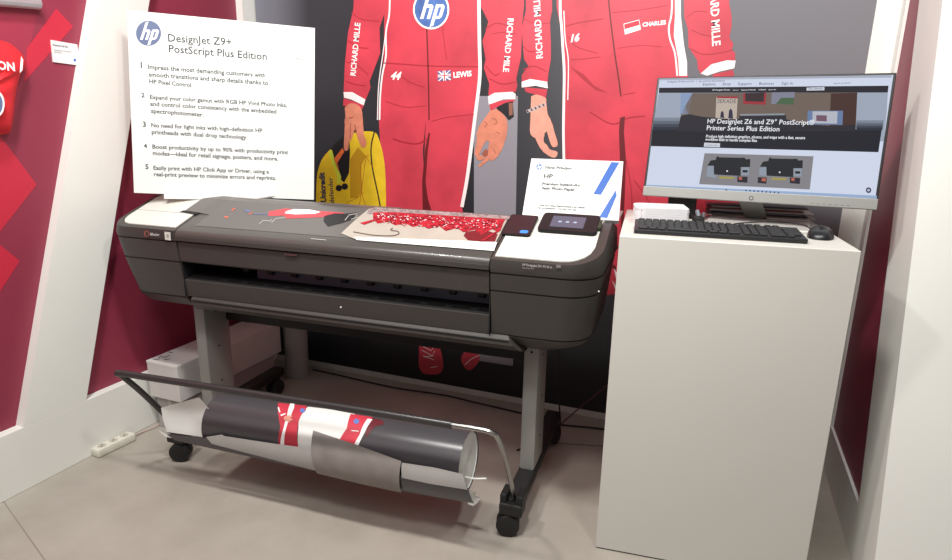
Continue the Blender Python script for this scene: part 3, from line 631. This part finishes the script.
# ------------------------------------------------------------------ sign on the printer
# board corners (top left, top right, bottom right, bottom left)
s0, s1, s2, s3 = [V(p) for p in ((-2.169, 1.882, 1.756), (-1.585, 2.256, 1.723), (-1.579, 2.187, 1.028), (-2.163, 1.813, 1.060))]
s2 = s2+(s1-s2)*.012; s3 = s3+(s0-s3)*.012
sg = empty('display_sign', 'tall white information sign with black numbered text standing on the left of the printer', 'sign', (-1.87, 2.0, 1.057))
pS = Plane(s3, s2-s3, s0-s3)
back = -pS.n*.006
obj('sign_board', prism([s0, s1, s2, s3], back), mat('white_sign_board', 'd9dcd8', .5), sg, world=True)
TS1 = (120, 0, 2.8)
bp_ = Plane(pS.O+pS.n*.004, pS.u, pS.v)
q0 = [pS.hit(*p)+pS.n*.001 for p in ((165.5, 192), (270.5, 194.5), (270.5, 200.5), (165.5, 198.5))]
obj('sign_ledge', prism(q0, pS.n*.02), mat('white_ledge', 'e6e6e2', .5), sg, world=True)
obj('sign_foot', box(-1.97, -1.70, 1.985, 2.09, 1.052, 1.060, .002), mat('white_ledge', 'e6e6e2', .5), sg, world=True)
hp(pS, 120+80/2.8, 93/2.8, 12.6, sg, logo_blue, ink_white, 2)
dk = mat('charcoal_ink', '3b3c42', .6)
texts('sign_heading', pS, [('DesignJet Z9+', (135, 116), (313, 128), 1, .012), ('PostScript Plus Edition', (137, 146), (411, 168), 1, .012)], dk, sg, 2, TS1)
texts('sign_numbers', pS, [('1', (58, 190), (61.5, 190.3), 1, .02), ('2', (60, 272), (69, 272.5), 1, .02), ('3', (64, 355), (73, 355.5), 1, .02), ('4', (67, 414), (76, 414.5), 1, .02), ('5', (71, 473), (80, 473.5), 1, .02)], dk, sg, 2, TS1)
texts('sign_text', pS, [
    ('Impress the most demanding customers with', (79, 193), (407, 217), 1, .020), ('smooth transitions and sharp details thanks to', (81, 214), (415, 238), 1, .020), ('HP Pixel Control.', (82, 233), (203, 244), 1, .020),
    ('Expand your color gamut with RGB HP Vivid Photo Inks,', (84, 277), (468, 300), 1, .020), ('and control color consistency with the embedded', (85, 296), (438, 318), 1, .020), ('spectrophotometer.', (87, 316), (234, 327), 1, .020),
    ('No need for light inks with high-definition HP', (88, 356), (399, 371), 1, .020), ('printheads with dual drop technology.', (89, 375), (357, 390), 1, .020),
    ('Boost productivity by up to 90% with productivity print', (91, 416), (471, 432), 1, .020), ('modes\u2014ideal for retail signage, posters, and more.', (92, 434), (443, 450), 1, .020),
    ('Easily print with HP Click App or Driver, using a', (94, 475), (417, 486), 1, .020), ('real-print preview to minimize errors and reprints.', (95, 493), (437, 504), 1, .020)], dk, sg, 2, TS1)
texts('sign_caption', pS, [('Visit our website', (460, 163), (512, 168))], ink_dark, sg, 2, TS1)

# ------------------------------------------------------------------ small card by the touch panel
c0, c1, c2, c3 = [V(p) for p in ((-.649, 2.248, 1.238), (-.335, 2.292, 1.238), (-.311, 2.122, 1.049), (-.625, 2.078, 1.049))]
cd = empty('info_card', 'small white card with two diagonal blue bars propped behind the touch panel', 'card', (-.468, 2.1, 1.056))
pC = Plane(c3, c2-c3, c0-c3)
dz = V((0, 0, .010))
obj('card_sheet', prism([c0, c1, c2, c3], -pC.n*.003), mat('white_card', 'dcddd8', .5), cd, world=True)
obj('card_holder', join(prism([pC.at(-.004, -.006, -.004), pC.at(.329, -.006, -.004), pC.at(.329, .262, -.004), pC.at(-.004, .262, -.004)], -pC.n*.003), prism([pC.at(-.004, -.006, -.004), pC.at(.329, -.006, -.004), pC.at(.329, -.006, .014), pC.at(-.004, -.006, .014)], pC.v*.003),
    prism([pC.at(.3, -.005, -.006), pC.at(.325, -.005, -.006), V((-.315, 2.33, 1.056)), V((-.34, 2.33, 1.056))], -pC.v*-.003)), acrylic, cd, world=True)
TCd = (520, 150, 5.09)
flat('blue_bar', pC, [px(TCd, [(465, 62), (506, 64), (412, 228), (373, 225)]), px(TCd, [(487, 205), (492, 232), (444, 347), (403, 342)])], ink_blue, cd, 2)
hp(pC, 520+98/5.09, 150+86/5.09, 2.9, cd, ink_blue, ink_white, 2)
texts('card_heading', pC, [('Now Printing', (128, 95), (262, 101), 1, .035), ('HP', (120, 143), (166, 145), 1, .03)], dk, cd, 2, TCd)
texts('card_text', pC, [('Premium Instant-dry', (112, 178), (307, 186), 1, .04), ('Satin Photo Paper', (110, 200), (279, 209), 1, .04), ('Visit your Sales Representative for details', (97, 284), (330, 298), 1, .04), ('hp.com/business   +34 936 574 720', (92, 297), (285, 310), 1, .04)], dk, cd, 2, TCd)

# ------------------------------------------------------------------ white pedestal
PY = rad(6)
pd = obj('display_pedestal', box(-.003, .626, 0, .6, .004, 1.055, .002, 1), ped_white, None)
pd.location = (-.246, 1.808, 0); pd.rotation_euler = (0, 0, PY)
tag(pd, 'tall plain white square pedestal carrying the monitor and keyboard', 'pedestal')
obj('plinth_gap', box(.004, .6, .004, .594, 0, .005), groove, pd)
ZP = 1.055

# ------------------------------------------------------------------ monitor
m0, m1, m2, m3 = [V(p) for p in ((-.231, 2.307, 1.531), (.456, 2.232, 1.536), (.449, 2.142, 1.137), (-.238, 2.218, 1.132))]
mo = empty('computer_monitor', 'silver based widescreen monitor showing a printer web page on the white pedestal', 'monitor', (.13, 2.3, ZP), rad(-6.3))
pM = Plane(m3, m2-m3, m0-m3); mw = .692; mh = .405
def mslab(a0, a1, b0, b1, h0, h1, bev=.002):
    vf = box(a0, a1, b0, b1, h0, h1, bev)
    return [pM.at(p.x, p.y, p.z) for p in vf[0]], vf[1]
obj('monitor_shell', join(mslab(0, mw, .003, mh, -.022, -.001), mslab(.15, .55, .06, .3, -.05, -.02, .008)), mat('black_bezel', '141216', .4), mo, world=True)
obj('lower_bezel', mslab(0, mw, 0, .033, -.012, .002), silver, mo, world=True)
obj('neck', join(*[prism([pM.at(.30, .02, -.05), pM.at(.372, .02, -.05), V((.172, 2.315, ZP+.012)), V((.100, 2.323, ZP+.012))], (0, .014, .0))]), silver, mo, world=True)
obj('stand_base', xform(box(-.145, .165, -.14, .08, 0, .01, .003), Matrix.Translation((.13, 2.26, ZP)) @ Matrix.Rotation(rad(-6.3), 4, 'Z')), mat('pale_silver', 'c9c7c2', .35, .2), mo, world=True)
flat('brand_ring', pM, [disc_px(751.2, 198.2, 2.3)], ink_black, mo, 9)
flat('brand_ring_inner', pM, [disc_px(751.2, 198.2, 1.6)], silver, mo, 10)
flat('button_marks', pM, [[(x, 203.3+i*.33), (x+2, 203.4+i*.33), (x+2, 203.9+i*.33), (x, 203.8+i*.33)] for i, x in enumerate((811, 817, 823, 829, 835, 841, 847))], ink_dark, mo, 9)
def em(name, c, e=.85): return mat(name, c, .6, emit=e, spec=.04)
scr = obj('screen', mslab(.008, mw-.008, .034, mh-.007, -.004, .0004, .0), em('page_white', 'd6deF2', .95), mo, world=True)
T5 = (630, 60, 2.948)
def web(name, polys, m, lift, T=T5): return flat(name, pM, polys, m, scr, lift, T)
web('page_top_bar', [[(88, 55), (772, 45), (771, 52), (88, 60)]], em('tab_grey', 'b7bdd0'), 3)
web('page_menu_bar', [[(86, 82), (762, 76), (760, 96), (85, 97)]], em('menu_dark', '25232e'), 3)
web('hero_side_light', [[(85, 97), (760, 96), (757, 150), (748, 240), (66, 240), (72, 170)]], em('hero_light', 'a9b4c6'), 3)
web('hero_wall', [[(184, 98), (670, 96), (665, 215), (160, 215), (150, 160)]], em('hero_wall', '77685f'), 4)
web('hero_window', [[(150, 98), (184, 98), (172, 160), (148, 160)]], em('hero_blue', '93a8cc'), 4)
web('hero_shelf', [[(592, 99), (670, 97), (664, 205), (588, 205)]], em('hero_brown', '4a302c'), 5)
fade = bpy.data.materials.new('hero_fade'); 
web('hero_lower_dark', [[(66, 205), (742, 205), (732, 272), (62, 254)]], em('hero_dark', '1c1e2a'), 5)
for i, c in enumerate(('8891a2', '66707f', '454c5c', '2c3040')):
    web('hero_gradient_step', [[(71-i, 170+i*9), (150, 170+i*9), (150, 180+i*9), (70-i, 180+i*9)], [(668, 178+i*7), (748-i, 178+i*7), (746-i, 187+i*7), (666, 187+i*7)]], em('fade'+str(i), c), 5)
web('hero_desk', [[(150, 165), (175, 160), (215, 168), (330, 175), (455, 160), (460, 175), (520, 190), (600, 195), (665, 190), (664, 210), (140, 212)]], em('hero_desk', '2c2a34'), 6)
web('hero_poster', [[(255, 108), (318, 108), (314, 175), (252, 172)]], em('poster_cream', 'cbbcb0'), 6)
web('hero_poster_trim', [[(256, 108), (318, 108), (318, 114), (256, 113)], [(334, 98), (402, 97), (400, 132), (334, 130)]], em('poster_red', 'a8353f'), 7)
web('hero_picture', [[(340, 98), (396, 97), (394, 124), (340, 122)]], em('pic_dark', '3a2a30'), 8)
web('hero_picture_green', [[(418, 96), (486, 95), (482, 132), (416, 130)]], em('pic_violet', '8a8aa0'), 7)
web('hero_picture_leaf', [[(430, 130), (445, 112), (484, 112), (482, 132)]], em('pic_green', '4c6a4a'), 8)
web('poster_bottles', [[(266, 170), (268, 155), (272, 150), (276, 155), (278, 172)], [(290, 172), (292, 150), (297, 143), (302, 150), (304, 174)]], em('bottle_dark', '33304a'), 8)
web('hero_monitor', [[(524, 150), (628, 150), (626, 192), (522, 190)]], em('mon_blue', '6f87b0'), 7)
web('hero_monitor_page', [[(538, 152), (612, 152), (610, 188), (538, 187)]], em('mon_white', 'c2c6d2'), 8)
web('hero_monitor_picture', [[(549, 163), (580, 164), (580, 182), (549, 180)]], em('mon_pink', '7a5a6c'), 9)
web('hero_printer', [[(325, 160), (455, 158), (457, 172), (322, 174)]], em('prn_grey', '9aa0a8'), 7)
web('hero_printer_body', [[(322, 165), (460, 163), (462, 205), (320, 205)]], em('prn_dark', '2a2a36'), 8)
web('page_buttons', [[(521, 82), (573, 80), (573, 90), (520, 91)], [(219, 244), (266, 246), (265, 258), (218, 256)]], em('button_white', 'dfe4ee'), 9)
web('page_photo_panel', [[(220, 275), (541, 284), (530, 382), (204, 366)]], em('photo_grey', '8f8d92'), 4)
wl_ = em('web_ink_white', 'f2f4fa', 1)
texts('page_heading', pM, [('HP DesignJet Z6 and Z9\u207a PostScript\u00ae', (228, 187), (543, 192), 1.05, .012), ('Printer Series Plus Edition', (226, 207), (440, 211), 1.05, .012), ('Produce high definition graphics, photos, and maps with a fast, secure', (224, 229), (516, 234), 1.25, .02), ('workflow built to handle complex files', (222, 238), (374, 242), 1.25, .02),
    ('HP DesignJet Printers', (243, 91), (295, 90.5), 1, .01), ('Overview', (303, 91), (320, 90.5), 1, .01), ('Features & Benefits', (328, 91), (371, 90), 1, .01), ('Software', (379, 90), (401, 89.5), 1, .01), ('Resources', (409, 90), (430, 89), 1, .01)], wl_, scr, 10, T5)
texts('page_small_text', pM, [('designjet z9 plus printer  |  hp.com/us-en/printers', (110, 67), (280, 64)), ('Explore      Shop      Support      Business      Sign in', (215, 76), (480, 73)), ('Search products', (600, 72), (650, 70)), ('SEKADE', (258, 127), (312, 128), 1.1), ('See details', (526, 88), (568, 87)), ('Learn more', (226, 253), (258, 254))], em('web_ink_dark', '4c5470'), scr, 10, T5)
T7 = (690, 140, 6.8)
for dx, dy, big in ((0, 0, 0), (357, 8, 1)):
    def sft(P): return [(x+dx, y+dy) for x, y in P]
    web('page_printer_body', [sft([(118, 175), (140, 140), (175, 135), (180, 118), (375, 122), (378, 132), (410, 130), (408, 185), (345, 185), (345, 245), (165, 235), (160, 175)])], em('pp_dark', '24262c'), 6, T7)
    web('page_printer_side', [sft([(120, 178), (163, 178), (160, 235), (180, 240), (178, 258), (118, 250), (113, 235)]) if not big else sft([(118, 178), (163, 178), (160, 238), (112, 232)]), sft([(352, 185), (403, 185), (400, 240), (347, 238)])], em('pp_light', '9aa4b4'), 7, T7)
    web('page_printer_inks', [sft([(200, 248), (300, 252), (298, 266), (198, 262)])], em('pp_ink', 'b0a452' if not big else 'a85a66'), 7, T7)
    web('page_printer_bin', [sft([(322, 248), (392, 250), (390, 292), (322, 286)])]+([sft([(105, 245), (165, 248), (162, 290), (103, 284)])] if big else []), em('pp_bin', '2c2a36'), 7, T7)
    web('page_printer_colour', [sft([(332, 252), (355, 253), (353, 272), (332, 270)])]+([sft([(132, 252), (160, 254), (158, 275), (130, 272)])] if big else []), em('pp_col', 'c86a58'), 8, T7)
    web('page_printer_screen', [sft([(358, 205), (393, 206), (391, 222), (358, 221)])], em('pp_scr', '15161a'), 8, T7)
    web('page_printer_dot', [disc_px(253+dx, 212+dy, 6, 5, 10)], wl_, 8, T7)
    web('page_printer_knobs', [sft([(180, 118), (185, 113), (195, 113), (198, 121)]), sft([(348, 124), (352, 120), (364, 120), (366, 126)])], em('pp_dark', '24262c'), 8, T7)
web('task_bar', [[(50, 368), (728, 400), (727, 409), (48, 375)]], em('taskbar_blue', 'a3bce0'), 4)
web('task_icons', [[(x, 381+i*.9), (x+4, 381.3+i*.9), (x+4, 386+i*.9), (x, 385.6+i*.9)] for i, x in enumerate((282, 340, 352, 364, 376, 388, 400, 412, 424, 436))], em('icon_navy', '40486a'), 5)
web('chat_button', [disc_px(703, 384, 8, 8.5, 16)], em('chat_navy', '2c3a5c'), 6)
web('chat_mark', [disc_px(703, 384, 4.5, 4, 12)], em('mon_white', 'c2c6d2'), 7)

# ------------------------------------------------------------------ keyboard and mouse
kb = empty('keyboard', 'black full size keyboard along the front edge of the pedestal', 'keyboard', (-.216, 1.866, ZP), rad(6.4))
v, f = box(0, .472, 0, .148, 0, .014, .003)
v = [V((p.x, p.y, p.z+(p.y/.148*.010 if p.z > .007 else 0))) for p in v]
obj('keyboard_base', (v, f), key_base, kb)
kw = .0205; first = None
for r_i in range(6):
    y = .010+r_i*.0222+(.004 if r_i == 5 else 0)
    segs = []
    if r_i == 0: segs = [(0, 1.4), (1.4, 1.2), (2.6, 1.2), (3.8, 5.6), (9.4, 1.2), (10.6, 1.2), (11.8, 1.6), (13.8, 1), (14.8, 1), (15.8, 1), (17.2, 2), (19.2, 1)]
    else: segs = [(i*1.0 if i < 13 else i, 1) for i in range(13)]+[(13.8, 1), (14.8, 1), (15.8, 1)]+([(17.2, 2.0), (19.2, 2)] if r_i < 5 else [(17.2, 1), (18.2, 1)])
    for a, w in segs:
        x0 = .010+a*.0214; z = .0135+y/.148*.010
        vf = box(-w*.0214/2+.001, w*.0214/2-.001, -.0095, .0095, 0, .006, .0018, 1)
        vf = ([V((p.x*(1-.1*(p.z/.006)), p.y*(1-.12*(p.z/.006)), p.z)) for p in vf[0]], vf[1])
        kk = obj('key', vf, key_m, kb); kk.location = (x0+w*.0214/2, y+.0095, z)
def blob(cx, cy, cz, rx, ry, rz, seg=24, rings=10):
    v, f = [], []
    for i in range(rings+1):
        t = math.pi/2*i/rings
        for k_ in range(seg):
            a = 2*math.pi*k_/seg
            c, s_ = math.cos(a), math.sin(a); c = math.copysign(abs(c)**.8, c); s_ = math.copysign(abs(s_)**.8, s_)
            v.append(V((cx+rx*c*math.cos(t)**.6, cy+ry*s_*math.cos(t)**.6, cz+rz*math.sin(t)*(1+.12*s_))))
    for i in range(rings):
        for k_ in range(seg): f.append((i*seg+k_, i*seg+(k_+1) % seg, (i+1)*seg+(k_+1) % seg, (i+1)*seg+k_))
    f.append(tuple(range(seg))[::-1]); return v, f
ms = empty('computer_mouse', 'small black computer mouse at the right end of the keyboard', 'mouse', (.302, 2.065, ZP), rad(-8))
obj('mouse_shell', blob(0, 0, 0, .036, .06, .029), mat('mouse_black', '1e1e20', .35), ms, smooth=True)
obj('scroll_wheel', cyl((-.003, .03, .0265), (.003, .03, .0265), .006, 14), mat('mouse_grey', '4a4a4c', .4), ms)
obj('button_split', box(-.0006, .0006, .012, .045, .02, .0305), groove, ms)

# ------------------------------------------------------------------ clutter behind the keyboard
bk = empty('leaflet_pack', 'white rounded stack of leaflets with a purple edge at the left of the pedestal', 'leaflets', (-.158, 2.075, ZP), rad(12))
def rbox(x0, x1, y0, y1, z0, z1, r):
    P = []
    for cx_, cy_, a0 in ((x1-r*.3, y0+r*.3, -90), (x1-r*.3, y1-r*.3, 0), (x0+r, y1-r, 90), (x0+r, y0+r, 180)):
        rr = r*.3 if cx_ > (x0+x1)/2 else r
        for k_ in range(7): a = rad(a0+k_*15); P.append(V((cx_+rr*math.cos(a), cy_+rr*math.sin(a), z0)))
    return prism(P, (0, 0, z1-z0))
for i in range(9):
    z = i*.0068; j = random.uniform(-.0015, .0015)
    obj('leaflet', rbox(-.085+j, .078+j, -.055, .075, z+.0001, z+.0064, .03), mat('leaflet_white', 'e2e0e2', .6), bk)
obj('purple_edge', rbox(-.0885, -.060, -.052, .05, .006, .055, .030), mat('purple_ink', '5a3a96', .5), bk, label='purple printed corner of the stack')
bb = obj('black_box', box(-.155, -.062, 2.27, 2.36, ZP, ZP+.115, .004), mat('box_black', '181416', .6), None)
tag(bb, 'small upright black box behind the white leaflets under the monitor', 'box')
wc = empty('cable_adapter', 'small black plug adapter beside the monitor base', 'adapter', (-.045, 2.135, ZP), rad(10))
obj('adapter_body', box(-.018, .018, -.015, .02, 0, .03, .006), black_matte, wc, smooth=True)
obj('adapter_plug', join(cyl((.0, .0, .028), (-.006, .01, .046), .007, 12), box(.010, .016, -.012, .0, .024, .042, .001)), mat('plug_grey', '6a7078', .4), wc)
bro = [mat('brochure_a', 'a79f9c', .5), mat('brochure_b', '3a2c30', .4), mat('brochure_c', '77717a', .5), mat('brochure_d', 'c4bcb8', .5), mat('brochure_e', '7a2a30', .5)]
for i in range(9):
    z = ZP+.0115+i*.0056; y0 = 2.335; hi = i > 6
    w = random.uniform(.33, .35)-(.02 if i % 3 else 0)-i*.004; x0 = -.02+random.uniform(-.01, .01)
    M_ = Matrix.Translation((x0+w/2, y0+.025, z+(.022 if hi else 0))) @ Matrix.Rotation(rad(random.uniform(-3, 3)+4), 4, 'Z') @ Matrix.Rotation(rad(-1.5 if hi else 0), 4, 'Y')
    v, f = xform(box(-w/2, w/2, -.02, .055, 0, .0045, .0006, 1), M_)
    o = obj('brochure', (v, f), bro[i % 5], None)
    cn = ('grey beige', 'dark', 'mid grey', 'pale', 'dark red')[i % 5]; on = ('lowest', 'second', 'third', 'fourth', 'fifth', 'sixth', 'seventh', 'second highest', 'topmost')[i]
    tag(o, cn+' thin brochure, '+on+(' from the bottom' if 0 < i < 7 else '')+' in the loose pile behind the monitor base', 'brochure', 'brochures piled behind the monitor base')
sup = obj('brochure_holder', join(box(.05, .12, 2.345, 2.4, ZP+.0615, ZP+.0722)), black_matte, None); tag(sup, 'dark block between the brochures behind the monitor', 'holder')

# ------------------------------------------------------------------ cartons, post, power strip, cables
c_ = empty('cardboard_box', 'long white cardboard box on top of the stack by the left wall', 'box', (-2.163, 2.19, .158), 0)
obj('box_body', box(-2.25, -2.077, 1.849, 2.53, .1585, .322, .002, 1), carton, c_, world=True)
obj('box_flap', join(box(-2.251, -2.076, 1.848, 2.531, .315, .328, .001, 1)), mat('carton_lid', 'd2ccc9', .7), c_, world=True)
pbx = Plane((-2.2, 1.9, .3285), (1, 0, 0), (0, 1, 0))
flat('printed_marks', pbx, [q for P in ([(153, 359), (158, 360), (160, 357)], [(160, 356), (165, 357.5), (170, 355)], [(164, 360), (170, 359)], [(168, 352), (173, 353)]) for q in stroke(P, .7)], ink_dark, c_, 2)
c2_ = empty('cardboard_box', 'greyish white cardboard box at the bottom of the stack by the left wall', 'box', (-2.16, 2.17, 0), 0)
obj('box_body', box(-2.24, -2.085, 1.87, 2.48, .0, .157, .002, 1), carton2, c2_, world=True)
obj('tape_strip', box(-2.172, -2.152, 1.8685, 1.87, .0, .155), mat('tape', 'b8b0aa', .4), c2_, world=True)
po = obj('round_post', cyl((-2.035, 2.60, 0), (-2.035, 2.60, .85), .062, 32, bev=.004), mat('post_grey', 'a9a5a6', .45), None, smooth=True)
tag(po, 'light grey round post standing on the floor behind the printer by the back wall', 'post')
ang = math.atan2(1.723-1.574, .014)
ps = empty('power_strip', 'cream three socket power strip lying on the floor along the left baseboard', 'power strip', (-2.262, 1.655, 0), math.atan2(.16, .012))
obj('strip_body', box(-.085, .085, -.026, .026, 0, .036, .008), strip_m, ps, smooth=True)
for x in (-.05, 0, .05):
    so = obj('socket', cyl((x, 0, .0355), (x, 0, .0368), .017, 20), mat('socket_shade', 'b7b2a4', .5), ps)
    obj('socket_pin_hole', join(cyl((x-.005, -.005, .0368), (x-.005, -.005, .0372), .0035, 10), cyl((x+.005, .005, .0368), (x+.005, .005, .0372), .0035, 10)), mat('hole_brown', '5a4a38', .6), so)
def cable(name, P, r, m, label):
    o = obj(name, tube(P, r, 8), m, None, smooth=True); return tag(o, label, 'cable')
cable('power_cable', [(-2.258, 1.742, .012), (-2.262, 1.80, .005), (-2.25, 1.86, .004), (-2.262, 1.95, .004), (-2.27, 2.05, .005), (-2.27, 2.6, .005)], .0035, cable_w, 'pale cable running from the power strip along the left baseboard')
cable('network_cable', [(-2.0, 2.69, .005), (-1.87, 2.685, .005), (-1.47, 2.66, .005), (-1.20, 2.68, .005), (-1.014, 2.665, .005), (-.74, 2.64, .005), (-.6, 2.60, .005), (-.364, 2.64, .005), (-.05, 2.64, .005)], .0045, cable_m, 'long black cable lying on the floor along the back wall')
cable('printer_cable', [(-.545, 2.36, .62), (-.548, 2.40, .45), (-.545, 2.44, .25), (-.535, 2.47, .06), (-.56, 2.44, .008), (-.64, 2.36, .006), (-.68, 2.30, .006)], .0035, cable_m, 'thin black cable hanging down from the right end of the printer to the floor')
cable('plum_cable', [(-.22, 2.55, .42), (-.32, 2.55, .30), (-.45, 2.53, .16), (-.54, 2.50, .06), (-.60, 2.45, .006), (-.66, 2.40, .006)], .003, cable_p, 'thin plum coloured cable sloping from behind the pedestal to the floor')
cable('mouse_cable', [(.29, 2.125, ZP+.008), (.27, 2.2, ZP+.0145), (.2, 2.22, ZP+.016), (.12, 2.17, ZP+.016), (.06, 2.12, ZP+.012), (.05, 2.03, ZP+.004)], .0022, cable_m, 'thin black cable curving over the monitor base to the keyboard')
flo = obj('floor_cable', tube([(-.57, 2.42, .003), (-.46, 2.455, .003), (-.30, 2.50, .003)], .002, 6), mat('grey_cord', '6d625c', .6), None)
tag(flo, 'thin grey cord on the floor between printer foot and pedestal', 'cable')

# ------------------------------------------------------------------ left wall: shirt, rail, tag
TSh = (0, 0, 4)
sq = spline2([(-90, 28), (-50, 22), (0, 40), (10, 43.5), (18, 50), (24, 57), (25.5, 66), (20, 74), (16, 90), (13, 112), (11, 130), (6, 134), (-6, 134), (-14, 128), (-90, 128)], 3)
pT = Plane((XL-.02, 1.5, 1.4), (0, 1, 0), (0, 0, 1))
q = [pT.hit(*p) for p in sq]
sh_ = empty('racing_shirt', 'bright red shirt with white lettering hanging on the left wall, cut by the picture edge', 'shirt', (XL, 1.4, 1.25))
v, f = [], []; c = pT.hit(-30, 85); K = 8; n = len(q)
for s_ in range(K+1):
    t = 1-s_/K
    for p in q: v.append(c+(p-c)*t+V((1, 0, 0))*.055*math.sqrt(max(0, 1-t**3))+V((.006, 0, 0))*math.sin(p.z*60+s_)*(1-t))
for s_ in range(K):
    for i in range(n): f.append((s_*n+i, s_*n+(i+1) % n, (s_+1)*n+(i+1) % n, (s_+1)*n+i))
f.append(tuple(range(n)))
obj('shirt_cloth', (v, f), shirt_m, sh_, world=True, smooth=True)
pT2 = Plane((XL+.040, 1.5, 1.4), (0, 1, 0), (0, 0, 1))
texts('shirt_lettering', pT2, [('ON', (-3, 69), (14.5, 71), 1.05, .03)], ink_white, sh_, 12)
flat('sleeve_piping', pT2, [[(23.5, 56), (25.6, 60), (24.8, 70), (22.2, 73), (22.6, 64)]], ink_white, sh_, -40)
flat('chest_badge', pT2, [disc_px(-4, 104, 8, 13)], ink_white, sh_, 10)
flat('badge_centre', pT2, [disc_px(-4, 104, 6, 10.5)], mat('badge_blue', '5b6f96', .5), sh_, 12)
rl_ = obj('clothes_rail', tube([pT.hit(-120, -40), pT.hit(-20, -2), pT.hit(38, 3)], .022, 12, sm=False), mat('rail_grey', 'b8b8bc', .35, .5), None)
tag(rl_, 'grey metal rail above the red shirt on the left wall', 'rail')
tg = obj('wall_label', prism([pw.hit(*p) for p in ((50, 40), (76, 44.5), (79, 65.5), (52.5, 62))], pw.n*-.006 if pw.n.x < 0 else pw.n*.006), mat('card_white', 'dfe0e0', .5), None)
tag(tg, 'small white label card on the dark red left wall panel', 'label')
pt = Plane((XL-.04+.0065, 1.5, 1), (0, 1, 0), (0, 0, 1))
texts('label_text', pt, [('Premium Ink Set', (53, 45.8), (68, 47.6), 1.1, .02), ('Designed for racing prints', (54, 50.5), (72, 52.5), 1), ('and posters', (54, 52.6), (62, 53.4), 1)], ink_dark, tg, 2 if pt.n.x > 0 else -2)
flat('label_logo', pt, [disc_px(74.8, 60, 1.4)], ink_blue, tg, 2 if pt.n.x > 0 else -2)

# ------------------------------------------------------------------ light
w = bpy.data.worlds.new('hall_light'); bpy.context.scene.world = w; w.use_nodes = True
w.node_tree.nodes['Background'].inputs[0].default_value = (.98, 1.0, .98, 1); w.node_tree.nodes['Background'].inputs[1].default_value = .15
def area(name, loc, tgt, sz, e, col=(1, .985, .95)):
    l = bpy.data.lights.new(name, 'AREA'); l.shape = 'DISK'; l.size = sz; l.energy = e; l.color = col
    o = bpy.data.objects.new(name, l); C.objects.link(o); o.location = loc
    o.rotation_euler = (V(tgt)-V(loc)).to_track_quat('-Z', 'Y').to_euler(); return o
area('ceiling_spot', (-1.5, .95, 2.85), (-1.6, 2.2, 1.0), .22, 31)
area('ceiling_spot', (-.5, .95, 2.85), (-.6, 2.3, 1.1), .22, 34)
area('ceiling_spot', (.3, 1.0, 2.85), (.1, 2.4, 1.3), .25, 23)
area('ceiling_spot', (-.9, .1, 2.8), (-2.4, 1.2, .5), .4, 28)  # fill lamp added to brighten the left wall, no such fitting known
area('ceiling_panel', (-.6, -.6, 3.0), (-.6, 1.8, .9), 1.6, 20)

vs = bpy.context.scene.view_settings
vs.view_transform = 'Standard'; vs.look = 'None'; vs.gamma = 1; vs.exposure = -.08; vs.use_curve_mapping = False
